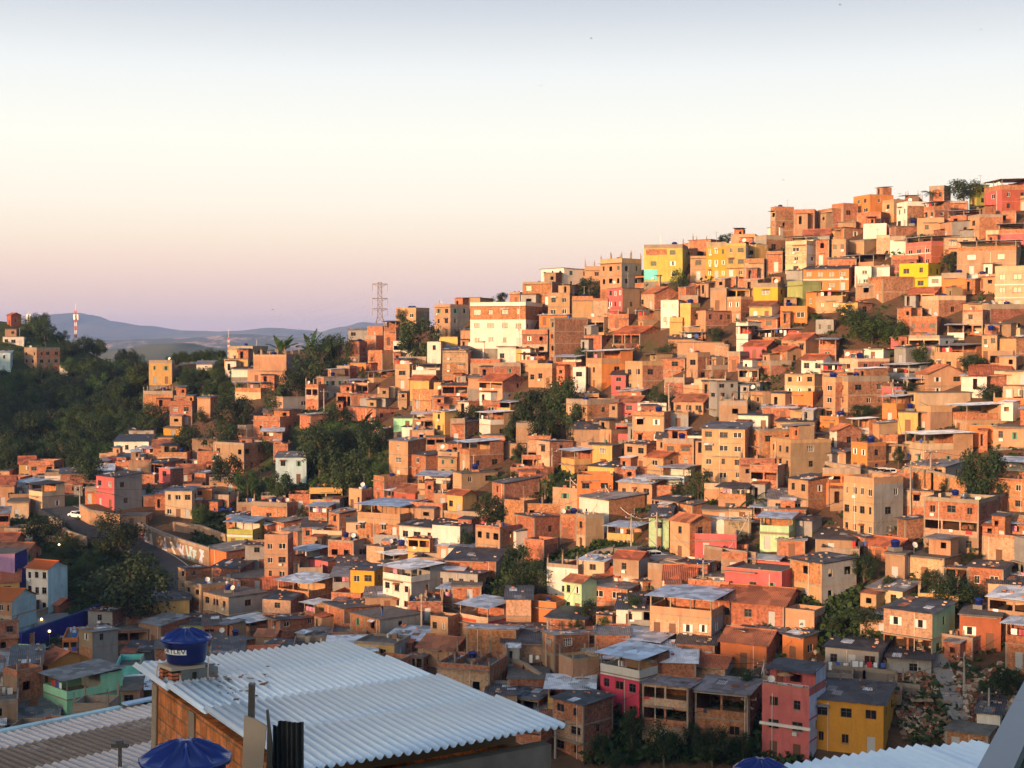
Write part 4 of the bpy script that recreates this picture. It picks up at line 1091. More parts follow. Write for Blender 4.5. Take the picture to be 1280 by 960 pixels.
# walls that stand by themselves
def wall_thing(label, pts, h, mat, t=.3, cap='concrete_pale', cols=None, name='retaining_wall', cat='wall', grp=None, niches=0):
    """pts: photo positions of the foot line"""
    ws = []
    for a, b in pts:
        Y, _ = hit(a, b); p = at(a, b, Y); ws.append(p)
    root = empty(name, tuple(ws[0])); tag(root, label, cat, grp); o = ws[0]
    mb = MB(); cp = MB(); cl = MB()
    for p, q in zip(ws, ws[1:]):
        d = (q-p); L2 = math.hypot(d.x, d.y); ux, uy = d.x/L2, d.y/L2; nx, ny = -uy*t, ux*t
        z0a, z0b = min(hgt(p.x, p.y), p.z)-2.5-o.z, min(hgt(q.x, q.y), q.z)-2.5-o.z
        A_, B_ = Vector((p.x-o.x, p.y-o.y, 0)), Vector((q.x-o.x, q.y-o.y, 0)); za, zb_ = p.z-o.z+h, q.z-o.z+h
        off = Vector((nx, ny, 0)); up = Vector((0,0,1))
        mb.poly([A_+up*z0a, B_+up*z0b, B_+up*zb_, A_+up*za], mat, [(0,z0a),(L2,z0b),(L2,zb_),(0,za)]); mb.poly([B_+off+up*z0b, A_+off+up*z0a, A_+off+up*za, B_+off+up*zb_], mat, [(L2,z0b),(0,z0a),(0,za),(L2,zb_)])
        mb.poly([A_+up*za, B_+up*zb_, B_+off+up*zb_, A_+off+up*za], mat); mb.poly([A_+off+up*z0a, A_+up*z0a, A_+up*za, A_+off+up*za], mat); mb.poly([B_+up*z0b, B_+off+up*z0b, B_+off+up*zb_, B_+up*zb_], mat)
        cp.bar(A_+off*.5+up*(za+.05), B_+off*.5+up*(zb_+.05), t*1.5, cap)
        if cols:
            n_ = max(1, int(L2/cols))
            for i in range(n_+1):
                c_ = A_.lerp(B_, i/n_); z_ = za+(zb_-za)*i/n_; zl = z0a+(z0b-z0a)*i/n_
                cl.box(c_.x-.14, c_.x+.14, c_.y-.14, c_.y+.14, zl, z_-.02, 'concrete_pale')
    mb.build('wall_face', root); cp.build('coping', root)
    if cols: cl.build('column', root)
    return root, ws
wall_thing('long cream ramp wall descending along the road at the left', [(62,664),(84,682),(108,690)], 2.6, 'p_peach', cols=2.5)
wall_thing('orange lit curved wall above the road bend', [(100,655),(112,662),(150,668)], 3.6, 'p_peach')
gw, gws = wall_thing('long painted graffiti wall along the upper side of the road', [(172,676),(200,688),(230,699),(262,709)], 3.3, 'p_tan', t=.4)
wall_thing('low pale wall at the top of the grassy slope', [(52,681),(80,684),(108,690)], 1.6, 'p_peach')
wall_thing('long cream retaining wall below the street with the white car', [(1031,606),(1060,612),(1104,622)], 3.4, 'p_peach', cols=2.2)
wall_thing('tall retaining wall of brick panels between columns beside the round tree', [(1128,624),(1165,630),(1207,640)], 4.6, 'brick', cols=2.4)
wall_thing('sloping brick wall with grey base at the right edge', [(1246,668),(1290,676)], 3.0, 'brick', cols=3)
wall_thing('long orange wall above the tall peach four-level house', [(847,440),(880,444),(910,448)], 2.4, 'brick_pale')
wall_thing('long low brick boundary wall in the middle of the slope', [(540,648),(575,652),(595,658)], 1.4, 'brick', cols=3)
wall_thing('pale stepped garden walls above the graffiti wall', [(216,664),(250,668),(282,680)], 1.6, 'p_tan')
wall_thing('ragged brick wall running downhill beside the windowless shed', [(625,838),(655,848),(675,862)], 1.8, 'brick', cols=3)
wall_thing('grey retaining wall under the shack with laundry', [(1032,848),(1080,852),(1120,856)], 1.4, 'concrete', cols=3)
wall_thing('dark lower terrace wall between the shack and the golden house', [(1035,862),(1090,866),(1150,872)], 1.2, 'concrete')
wall_thing('crumbling tan wall below the patched green house', [(880,706),(915,712),(945,716)], 2.6, 'p_tan')
wall_thing('pale garden wall beside the grey car', [(806,712),(835,718),(860,722)], 1.8, 'p_tan')
wall_thing('leaning brown wall climbing beside the grassy gully', [(690,742),(712,728),(745,705)], 1.8, 'brick_dark')
# graffiti: letters of paint, 6 mm proud of the wall
root = gw
def graffiti():
    rr = random.Random(5); o = gws[0]
    for k, (p, q) in enumerate(zip(gws, gws[1:])):
        d = q-p; L2 = math.hypot(d.x, d.y); ux, uy = d.x/L2, d.y/L2; nrm = Vector((uy, -ux, 0))
        for sgn in (1,):
            u = .4
            while u < L2-1.6:
                if rr.random() < .97:
                    mb = MB(); w = rr.uniform(1.0, 2.0); hh = rr.uniform(1.5, 2.6); mat = rr.choice(('p_white','p_paleblue','p_lilac','p_white','p_pink'))
                    base = Vector((p.x-o.x+ux*u, p.y-o.y+uy*u, p.z-o.z+d.z*u/L2+.35)); U = Vector((ux, uy, d.z/L2)); Z = Vector((0,0,1))
                    # a letter-like mark of two or three strokes
                    for s_ in range(3):
                        a = (rr.uniform(0, w), rr.choice((0, hh))); b = (rr.uniform(0, w), rr.choice((0, hh, hh/2)))
                        if abs(a[0]-b[0])+abs(a[1]-b[1]) < .8: b = (w-a[0], hh-a[1])
                        A_, B_ = base+U*a[0]+Z*a[1], base+U*b[0]+Z*b[1]; dd = (B_-A_).normalized(); pn = dd.cross(nrm).normalized()*rr.uniform(.13,.26)
                        e = nrm*(.006+.004*s_)
                        mb.poly([A_-pn+e, B_-pn+e, B_+pn+e, A_+pn+e], mat)
                    mb.build('graffiti_mark', gw)
                u += rr.uniform(1., 1.9)
graffiti()
# ------------------------------------------------------------------ the rest of the hillside: small houses filling the gaps, one mass
def fill():
    rr = random.Random(99); n0 = len(ALL); made = 0
    keep = [h['box'] for h in ALL]; trees_ = [tuple(map(float, t.split()[:4])) for t in TREES.replace('\n', ';').split(';') if t.strip()]; keep += [(t[0]-t[2]*.45, t[1]-t[3]*.45, t[0]+t[2]*.45, t[1]+t[3]*.45) for t in trees_]; feet = list(foot)
    # outline of the built-up slope in the photo
    TOWN = [(0,600),(60,600),(110,610),(160,580),(200,560),(260,570),(262,545),(300,535),(340,490),(395,470),(430,425),(480,400),(545,385),(590,372),(650,352),(700,336),(760,330),(800,318),(880,312),(960,285),(1000,268),(1100,250),(1200,235),(1280,240),(1280,960),(690,960),(640,960),(0,960)]
    HOLES = [[(150,668),(262,700),(262,735),(235,760),(170,700)],[(30,655),(130,650),(240,690),(245,760),(225,770),(130,790),(100,820),(30,830),(20,760)],[(40,630),(300,640),(290,700),(240,740),(110,665)],[(365,500),(480,520),(490,625),(380,625),(300,600),(350,560)],[(640,480),(735,480),(740,545),(640,550)],
             [(690,590),(760,600),(740,640),(690,640)],[(690,680),(830,680),(800,730),(680,740)],[(1040,385),(1140,385),(1140,425),(1050,425)],[(1190,560),(1270,560),(1265,640),(1200,640)],[(740,880),(950,880),(950,960),(740,960)],[(1000,735),(1105,735),(1105,815),(1010,815)],
             [(1110,830),(1280,830),(1280,960),(1120,960)],[(600,690),(710,690),(700,760),(610,770)],[(1120,725),(1210,725),(1200,765),(1120,765)],[(1035,590),(1130,590),(1130,625),(1035,625)],[(780,690),(860,690),(870,735),(780,720)],[(340,580),(400,580),(400,635),(300,635),(300,600)],[(240,500),(330,500),(330,555),(260,540)]]
    for k in range(16000):
        if made >= 560: break
        a = rr.uniform(0, 1275); b = rr.uniform(262, 955)
        if not inpoly(a, b, TOWN) or any(inpoly(a, b, h) for h in HOLES): continue
        Y, ok = hit(a, b)
        if not ok: continue
        wpx = rr.uniform(3.4, 6.5)*F/Y; hpx = rr.choice((2.7,2.9,5.2,5.4))*F/Y*.82; s_ = rr.uniform(.3,.62)*wpx*rr.choice((0,1,1))
        bx = (a-wpx*.6, b-hpx, a-wpx*.6+wpx, b)
        A = (bx[2]-bx[0])*hpx; hid = 0; 
        ovl = max((max(0, min(bx[2]+s_, q[2])-max(bx[0], q[0]))*max(0, min(bx[3], q[3]-2)-max(bx[1], q[1]+1)) for q in keep), default=0)
        if ovl > .55*A: continue
        # how much of an earlier built box in the photo would this one stand in front of
        bad = False
        for q in keep:
            ix = max(0, min(bx[2]+s_, q[2])-max(bx[0], q[0])); iy = max(0, min(bx[3], q[3])-max(bx[1], q[1]))
            if ix*iy > .27*(q[2]-q[0])*(q[3]-q[1]) and q[3] < bx[3]: bad = True; break
        if bad: continue
        p = at(a, b, Y)
        if any((p.x-f[0])**2+(p.y-f[1])**2 < (f[2]*.62+1.7)**2 for f in feet): continue
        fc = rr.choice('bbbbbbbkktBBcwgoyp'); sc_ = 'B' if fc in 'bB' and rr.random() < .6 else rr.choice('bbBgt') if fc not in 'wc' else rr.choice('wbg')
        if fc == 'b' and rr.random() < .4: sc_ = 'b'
        rf = rr.choice('FFFFCCDDMPTU'); st = 1 if hpx*Y/F < 3 else 2
        house((bx[0], bx[2], bx[2]+s_, bx[1], bx[3], fc, sc_, rf, st), {}, None, None, auto=True)
        keep.append((bx[0], bx[1], bx[2]+s_, bx[3])); feet.append(foot[-1]); made += 1
    autos = ALL[n0:]; del ALL[n0:]
    # about 300 of the houses that show largest stay objects of their own, the smallest join the mass
    loose = sorted((h for h in ALL if not h['short']), key=lambda h: (h['box'][2]-h['box'][0])*(h['box'][3]-h['box'][1]))
    for h in loose[:max(0, len(ALL)-302)]: ALL.remove(h); autos.append(h)
    print('named houses', n0, 'mass houses', made)
    VS, FL, MI, UV = [], [], [], []; mats = []
    rm = []; KIDS.clear()
    for o_ in COL.objects:
        if o_.parent is not None: KIDS.setdefault(o_.parent.name, []).append(o_.name)
    for h in autos:
        stack = [(h['root'], Matrix.LocRotScale(h['root'].location, h['root'].rotation_euler, None))]
        kids = {}
        todo = [(h['root'], stack[0][1])]
        while todo:
            o, M = todo.pop()
            if o.type == 'MESH':
                base = len(VS); me = o.data; VS += [tuple(M @ v.co) for v in me.vertices]
                idx = []
                for m in me.materials:
                    if m.name not in mats: mats.append(m.name)
                    idx.append(mats.index(m.name))
                uvl = me.uv_layers[0].data
                for p in me.polygons: FL.append(tuple(base+i for i in p.vertices)); MI.append(idx[p.material_index]); UV.extend(tuple(uvl[l].uv) for l in p.loop_indices)
            for c in KIDS.get(o.name, []):
                c_ = bpy.data.objects[c]; L = Matrix.LocRotScale(c_.location, c_.rotation_euler, c_.scale); todo.append((c_, M @ L))
            rm.append(o)
    me = bpy.data.meshes.new('crowded_houses'); me.from_pydata(VS, [], FL)
    for m in mats: me.materials.append(bpy.data.materials[m])
    me.polygons.foreach_set('material_index', MI); ul = me.uv_layers.new(name='UVMap'); ul.data.foreach_set('uv', [c for p in UV for c in p]); me.update()
    o = inst('crowded_houses', me); tag(o, 'countless small brick houses packed between the larger ones across the hillside', 'houses', None, 'stuff')
    for x in rm: bpy.data.objects.remove(x)
class _K(dict): pass
KIDS = {}
fill()
# ---- windows of the town are lit by nothing; small features that single out some houses
def front_box(short, u0, u1, z0, z1, mat, name='painted_band', side=False, t=.04):
    h = byshort[short]; s = MB(); W, L = h['W'], h['L']; hx, hy = h['hx'], h['hy']; Z = h['z1']
    # u in 0..1 across the face, z in 0..1 down from the top to the visible foot, whole height
    H_ = h['hs']*h['st']; a, b = Z-H_*z1, Z-H_*z0
    if side: s.box(hx+.002, hx+t, -hy+L*u0, -hy+L*u1, a, b, mat)
    else: s.box(-hx+W*u0, -hx+W*u1, -hy-t, -hy-.002, a, b, mat)
    s.build(name, h['root'])
front_box('red band house', .0, .58, .36, .52, 'p_deepred'); front_box('red band house', .0, 1, .36, .52, 'p_deepred', side=True)
front_box('lime yellow skyline house', .0, .36, .66, .995, 'p_turquoise', 'painted_corner', t=.03)
front_box('lime yellow skyline house', .05, .6, .02, .2, 'brick', 'brick_patch', t=.03)
front_box('white band orange house', 0, 1, .43, .5, 'p_white', t=.2)
front_box('tall salmon house', -.04, 1.04, .46, .5, 'p_white', t=.3)
front_box('white blue-trim house', 0, 1, .47, .5, 'p_paleblue', t=.12)
front_box('lime terrace house', 0, 1, .45, .52, 'p_white', t=.1)
front_box('arched red house', 0, 1, .52, .56, 'p_white', t=.25)
front_box('right edge cream block', 0, 1, .33, .36, 'p_white', t=.2); front_box('right edge cream block', 0, 1, .66, .69, 'p_white', t=.2)
front_box('crimson house', -.01, 1.01, .33, .35, 'p_crimson', t=.12)
front_box('bright lemon house', 0, 1, .49, .53, 'p_gold', t=.1)

def salmon():
    h = byshort['tall salmon house']; r = h['root']; hx, hy, z = h['hx'], h['hy'], h['z1']; y = -hy+.42*h['L']; s = MB()
    wallface(s, (-hx+.02,y), (1,0), 2*hx-.05, z, z+2.3, [(.8,1.6,z+.05,z+2.0),(2.4,3.9,z+.9,z+1.8)], lambda q: 'p_pink'); wallface(s, (hx-.03,y), (0,1), hy-y, z, z+2.6, [], lambda q: 'p_lilac'); wallface(s, (hx-.03,hy-.02), (-1,0), 2*hx-.05, z, z+2.6, [], lambda q: 'p_pink'); wallface(s, (-hx+.02,hy-.02), (0,-1), hy-y, z, z+2.6, [], lambda q: 'p_pink')
    s.build('upper_room', r); s = MB(); corr(s, -hx-.3, hx+.1, y-1.3, hy+.2, z+2.35, z+2.75, 'sheet_dark', .18, .03); s.build('upper_roof', r)
    s = MB(); 
    for i in range(16): x = -hx+.1+(2*hx-.2)*i/15; s.box(x-.015, x+.015, -hy+.05, -hy+.08, z+.3, z+1.15, 'frame_white')
    s.box(-hx+.08, hx-.08, -hy+.04, -hy+.09, z+1.15, z+1.2, 'frame_white'); s.build('railing', r)
    M = Matrix.LocRotScale(r.location, r.rotation_euler, None)
    for k, (u, lab) in enumerate(((-.3,'white plastic table on the terrace of the tall salmon house'),(.35,'second white plastic table nearer the lilac flank on the salmon terrace'))):
        t = empty('table', tuple(M @ Vector((hx*u, -hy*.55, z)))); tag(t, lab, 'table', 'terrace furniture'); s = MB(); s.box(-.5,.5,-.4,.4,.68,.72,'blank_white'); s.build('tabletop', t)
        for a in (-.42,.42):
            for b in (-.32,.32): s = MB(); s.box(a-.03,a+.03,b-.03,b+.03,0,.68,'blank_white'); s.build('leg', t)
    t = empty('parasol', tuple(M @ Vector((-hx*.25, -hy*.35, z)))); tag(t, 'pale parasol open on the terrace of the tall salmon house', 'parasol'); s = MB(); s.tube([(0,0,0),(0,0,2.1)], .03, 'steel', 6); s.build('pole', t); s = MB(); s.lathe([(1.0,1.75),(.55,1.98),(0,2.15)], 'p_peach', 10); s.build('canopy', t)
salmon()
# ------------------------------------------------------------------ trees
def crown_mesh(name, seed, leaf, nclump=26, per=70, flat=.8, sz=.075, holes=.15):
    """unit crown: radius about .5 in x, y and z, leaves as small folded faces gathered in clumps"""
    r = random.Random(seed); mb = MB(); cl = []
    for i in range(nclump):
        u = r.uniform(-1, 1); a = r.uniform(0, 2*PI); rad = .38*(r.random()**.35); s = math.sqrt(1-u*u)
        cl.append((Vector((rad*s*math.cos(a), rad*s*math.sin(a), rad*u*flat)), r.uniform(.09, .17)))
    for c, cr in cl:
        for k in range(per):
            d = Vector((r.gauss(0,1), r.gauss(0,1), r.gauss(0,1))).normalized(); p = c+d*cr*(r.random()**.33)
            n_ = (d+Vector((r.gauss(0,.5), r.gauss(0,.5), r.gauss(.5,.5)))).normalized(); t = n_.cross(Vector((r.gauss(0,1), r.gauss(0,1), r.gauss(0,1)))).normalized(); b = n_.cross(t)
            l = sz*r.uniform(.55, 1.2); w = l*r.uniform(.35, .6)
            mb.poly([p-t*l*.5, p+b*w*.5, p+t*l*.5, p-b*w*.5], leaf)
    return mb.mesh(name)
CR = [crown_mesh('crown_leaves', s, 'leaf', 26+2*(s%4), 120, .8, .052) for s in range(5)]
CRB = [crown_mesh('crown_leaves', 20+s, 'leaf_bright', 24, 110, .8, .055) for s in range(2)]
CRD = [crown_mesh('crown_leaves', 30+s, 'leaf', 32, 110, .9, .05) for s in range(3)]
CRW = [crown_mesh('crown_leaves', 41, 'leaf_pale', 18, 40, .8, .06), crown_mesh('crown_leaves', 42, 'leaf_dry', 18, 40, .8, .06)]
def trunk_mesh(seed):
    r = random.Random(seed); mb = MB(); mb.tube([(0,0,0),(r.uniform(-.02,.02),0,.35),(r.uniform(-.05,.05),r.uniform(-.05,.05),.7)], [.055,.04,.025], 'bark', 7)
    for i in range(6):
        a = r.uniform(0, 2*PI); h = r.uniform(.3,.6); mb.tube([(0,0,h),(.12*math.cos(a),.12*math.sin(a),h+.1),(.3*math.cos(a),.3*math.sin(a),h+r.uniform(.15,.35))], [.028,.018,.007], 'bark', 5)
    return mb.mesh('trunk_wood')
TR = [trunk_mesh(s) for s in range(3)]
TREES_ALL = []
def tree(x, y, zbase, w, h, kind, seed, label=None, group=None):
    r = random.Random(seed)
    nm = {'s':'shrub', 'b':'leafy_tree', 'w':'sparse_tree', 'd':'dense_tree', 'r':'round_tree'}[kind]
    g = hgt(x, y); zb = min(g, zbase)-.2
    root = empty(nm, (x, y, zb), r.uniform(0, 2*PI)); tag(root, label, 'shrub' if kind == 's' else 'tree', group)
    tot = zbase+h-zb; ch = h*(1.0 if kind != 's' else 1.1)
    t = inst('trunk', r.choice(TR), root, (0,0,0), 0, (tot*.55, tot*.55, tot*.95)); 
    me = r.choice(CRB if kind == 'b' else CRD if kind in 'ds' else CRW if kind == 'w' else CR)
    inst('crown', me, root, (0,0,zbase-zb+h*.5), r.uniform(0, 2*PI), (w*1.12, w*1.12, ch*1.3 if h < w*1.2 else ch*1.2))
    return root
def place_tree(cx, cy, w, h, kind, seed):
    Y, _ = hit(cx, cy+h*.5-1)
    Y = max(Y-1.5, 130); p = at(cx, cy+h*.5, Y); r_ = tree(p.x, p.y, p.z, w*Y/F, h*Y/F, kind, seed)
    TREES_ALL.append(dict(root=r_, x=cx, y=cy, w=w, h=h, kind=kind)); return r_
for i, t in enumerate(TREES.replace('\n', ';').split(';')):
    if t.strip():
        a = t.split(); place_tree(*map(float, a[:4]), a[4], i)
# wood: free trees inside the wooded outlines, on the land, kept off the houses
rw = random.Random(11); WOODTREES = []
def free(px_, py_, m=6):
    return not any(h['box'][0]-m < px_ < h['box'][2]+m and h['box'][1]-m < py_ < h['box'][3]+m*.4 for h in ALL)
for pg, n_ in WOODS:
    xs = [p[0] for p in pg]; ys = [p[1] for p in pg]; k = 0; tr_ = 0
    while k < n_ and tr_ < n_*12:
        tr_ += 1; a = rw.uniform(min(xs), max(xs)); b = rw.uniform(min(ys), max(ys))
        if not inpoly(a, b, pg): continue
        Y, ok = hit(a, b)
        iw = WOODS.index((pg, n_)); s = rw.uniform(5.5, 9) if iw in (0, 1, 2, 5) else rw.uniform(3, 4.6); wpx = s*F/Y; hpx = wpx*rw.uniform(.75, 1.05)
        if not free(a, b-hpx*.3, wpx*.35): continue
        p = at(a, b, Y); t = tree(p.x, p.y, hgt(p.x, p.y)+.3, s, s*rw.uniform(.65,.95), rw.choice('rrddbb'), rw.random())
        WOODTREES.append(dict(root=t, x=a, y=b, ip=WOODS.index((pg, n_)))); k += 1
# ---- palms and banana plants
def palm_mesh(seed, banana=False):
    r = random.Random(seed); mb = MB(); nl = 11 if not banana else 9
    for i in range(nl):
        a = 2*PI*i/nl+r.uniform(-.2,.2); el = r.uniform(.2, 1.1) if not banana else r.uniform(.6, 1.3); L_ = r.uniform(.42,.55); prev = Vector((0,0,0)); d = Vector((math.cos(a)*math.cos(el), math.sin(a)*math.cos(el), math.sin(el)))
        side = Vector((-math.sin(a), math.cos(a), 0)); segs = 9; pts = [prev]
        for s in range(segs):
            d = (d+Vector((0,0,-.17 if not banana else -.12))).normalized(); prev = prev+d*L_/segs; pts.append(prev)
        mb.tube([tuple(p) for p in pts], [.008]*(segs+1), 'leaf', 4, False)
        for s in range(1, segs):
            p, q = pts[s], pts[s+1]; wd = (.13 if not banana else .085)*math.sin(PI*(s+.6)/(segs+.6))
            for sg in (-1, 1):
                if banana:
                    if r.random() < .9: mb.poly([p, q, q+side*sg*wd+Vector((0,0,-.01)), p+side*sg*wd*1.02+Vector((0,0,-.015+r.uniform(-.02,.01)))], 'leaf_bright' if r.random() < .4 else 'leaf')
                else:
                    for k in range(2):
                        f = (k+.2)/2; b = p.lerp(q, f); mb.poly([b, b+(q-p)*.35, b+side*sg*wd+(q-p)*.9+Vector((0,0,-wd*.55))], 'leaf')
    return mb.mesh('frond_leaves')
PM = [palm_mesh(1), palm_mesh(2)]; BM = [palm_mesh(3, True), palm_mesh(4, True)]
def palm(cx, cy, w, h, banana, seed, label=None, group=None):
    Y, _ = hit(cx, cy+h*.5); Y = max(Y-1, 130); p = at(cx, cy+h*.5, Y); W = w*Y/F*1.15; Hh = h*Y/F
    g = min(hgt(p.x, p.y), p.z)-.2; root = empty('banana_plant' if banana else 'palm_tree', (p.x, p.y, g)); tag(root, label, 'plant' if banana else 'palm', group)
    zc = p.z+Hh*(.42 if not banana else .2)-g; mb = MB(); mb.tube([(0,0,0),(.1,0,zc*.5),(0,0,zc)], [.22,.16,.14] if not banana else [.2,.2,.12], 'bark' if not banana else 'leaf', 8); mb.build('trunk', root)
    inst('frond_crown', (BM if banana else PM)[seed%2], root, (0,0,zc), seed*1.3, (W, W, max(Hh*1.1, W*.6))); return root
# ------------------------------------------------------------------ the near roofs
brick('brick_near', (.66,.22,.075), (.52,.155,.05), (.24,.14,.09), .4, .26, .19, .014)  # colour lifted to orange for the bounced light on this unlit wall
plaster('stand_block', (.20,.20,.19), .5, .7)
def frame_obj(o, org, ax, ay, az=None):
    ax = ax.normalized(); az = ax.cross(ay).normalized(); ay = az.cross(ax)
    o.matrix_world = Matrix(((ax.x, ay.x, az.x, org.x), (ax.y, ay.y, az.y, org.y), (ax.z, ay.z, az.z, org.z), (0,0,0,1)))
a_ = Vector((-987, 1800, -32)).normalized(); b_ = Vector((2293, 1800, -85)).normalized(); n_pl = b_.cross(a_).normalized()
T = at(432, 805, 22.0)
def on_plane(px, py, org=T, nrm=n_pl):
    d = at(px, py, 1.0); return d*(org.dot(nrm)/d.dot(nrm))
Lp = on_plane(165, 836); Rp = on_plane(712, 928)
wid = (T-Lp).length; ln_ = (Rp-T).length
ez = n_pl if n_pl.z > 0 else -n_pl
# local axes of the near house: x from L to T, y from R to T (away), z up
ax = (T-Lp).normalized(); ay = ez.cross(ax).normalized(); Nn = Rp-ax*wid       # near left corner, below the frame
LENG = (T-Rp).dot(ay)
root = empty('near_house', tuple(Nn)); frame_obj(root, Nn, ax, ay); tag(root, 'near brick building under a broad pale blue corrugated metal roof', 'building')
shear = (T-Rp).dot(ax)/LENG      # far edge is a little skewed against the near one
NW = 30; print('roof', wid, LENG)
def near_roof():
    rows = 4; 
    for i in range(rows):
        y0 = LENG*i/rows-(.0 if i == 0 else .12); y1 = LENG*(i+1)/rows
        s = MB(); n = NW*6; m = s.mi('zinc'); rr = random.Random(i)
        vs = []
        for j, y in enumerate((y0, y0+.12, y1)):
            for k in range(n+1):
                x = wid*k/n; ph = (k % 6); z = (.0, .005, .028, .044, .028, .005)[ph]
                jog = .012*math.sin(x*1.9+i*2.1)+.01*math.sin(x*7.3+i)
                s.v.append((x+shear*y, y+(jog if j == 0 else 0), z+(rows-i)*.045+(.008*math.sin(x*3+i) if j == 0 else 0)))
        for j in range(2):
            for k in range(n):
                q = j*(n+1)+k; s.f.append((q, q+1, q+n+2, q+n+1)); s.m.append(m); s.uv += [(0,0),(1,0),(1,1),(0,1)]
        o = s.build('roof_sheet', root, True); so2 = o.modifiers.new('thickness', 'SOLIDIFY'); so2.thickness = .006
    s = MB(); s.box(-.03,-.015,0,.01,0,.05,'zinc'); s.build('flashing', root)
near_roof()
s = MB(); zl = -9.0
def sbox(mb, x0, x1, y0, y1, z0, z1, mat):
    c = [(x+shear*y, y, z) for x, y, z in [(x0,y0,z0),(x1,y0,z0),(x1,y1,z0),(x0,y1,z0),(x0,y0,z1),(x1,y0,z1),(x1,y1,z1),(x0,y1,z1)]]
    for q_ in ((0,3,2,1),(4,5,6,7),(0,1,5,4),(1,2,6,5),(2,3,7,6),(3,0,4,7)):
        f = [c[i] for i in q_]; uv = [((p[1], p[2]) if q_ in ((1,2,6,5),(3,0,4,7)) else (p[0], p[2]) if q_ in ((0,1,5,4),(2,3,7,6)) else (p[0], p[1])) for p in f]; mb.poly(f, mat, uv)
def wbox(mb, x0, x1, y0, y1, z0, z1, mat): mb.box(x0, x1, y0, y1, z0, z1, mat)
sbox(s, .22, .4, .5, LENG-.3, zl, -.14, 'brick_near'); s.build('side_wall', root)
s = MB(); sbox(s, .4, wid-.2, .1, .3, zl, -.02, 'concrete'); s.build('front_wall', root)
s = MB(); sbox(s, wid-.45, wid-.25, .5, LENG-.3, zl, -.15, 'brick_near'); sbox(s, .4, wid-.45, LENG-.48, LENG-.32, zl, -.2, 'brick_near'); s.build('rear_wall', root)
s = MB()
for y in (.48, LENG*.33, LENG*.66, LENG-.5): sbox(s, .19, .44, y-.12, y+.12, zl, -.15, 'concrete_pale')
s.build('column', root)
s = MB(); 
for i in range(9): y = .8+i*(LENG-1.6)/8; sbox(s, .45, wid-.3, y-.04, y+.04, -.13, -.01, 'wood')
s.build('rafter', root)
# rust and dead leaves lying by the joint
rr = random.Random(3); lt = MB(); 
for i in range(60):
    q = on_plane(rr.gauss(285, 24), rr.gauss(862, 9)) if i < 45 else on_plane(rr.uniform(220, 600), rr.uniform(840, 930)); q = q+ez*rr.uniform(.12,.14); a = rr.uniform(0, 6.3); l = rr.uniform(.02,.075); d1 = Vector((math.cos(a), math.sin(a), 0))*l; d2 = Vector((-math.sin(a), math.cos(a), .2))*l*.6
    lt.poly([q-d1, q+d2, q+d1, q-d2], 'rust')
tag(lt.build('dead_leaves'), 'dead brown leaves scattered on the pale metal roof', None, None, 'stuff')
# ---- water tanks
def tank_meshes():
    bd = MB(); bd.lathe([(.0,0),(.30,0),(.31,.02),(.33,.16),(.335,.165),(.345,.30),(.35,.305),(.365,.44),(.385,.45),(.385,.47),(.0,.47)], 'tank_blue', 40)
    ld = MB(); 
    def wob(r, z, a):
        k = math.cos(a*11); rib = max(0, abs(math.cos(a*5.5))-.82)/.18
        return r*(1+.012*k), z+rib*.034*(1 if .06 < r < .38 else 0)-.018*(1-rib)*(1 if .1 < r < .37 else 0)
    ld.lathe([(.40,-.045),(.415,-.03),(.41,.0),(.38,.012),(.30,.045),(.2,.085),(.1,.12),(.055,.135),(.045,.15),(.0,.15)], 'tank_lid', 88, wob)
    return bd.mesh('tank_body', True), ld.mesh('tank_cap', True)
TB, TL = tank_meshes()
def tank(loc, s, label, rz=0, group='blue water tanks', name='water_tank', h=1.0):
    t = empty(name, tuple(loc), rz); tag(t, label, 'water tank', group); inst('tank_body', TB, t, (0,0,0), 0, (s,s,s*h)); inst('lid', TL, t, (0,0,.475*s*h), 0, (s,s,s)); return t
P1 = on_plane(233, 852); Y1 = P1.y
SC = 64*Y1/F/.83
KS = 49*Y1/F/.94; print('Y1', Y1, SC, KS)
tk = tank(P1+Vector((0,0,.235*KS*1.9+.03)), SC, 'blue water tank with white lettering on grey blocks on the metal roof', -.3, None, h=.82)
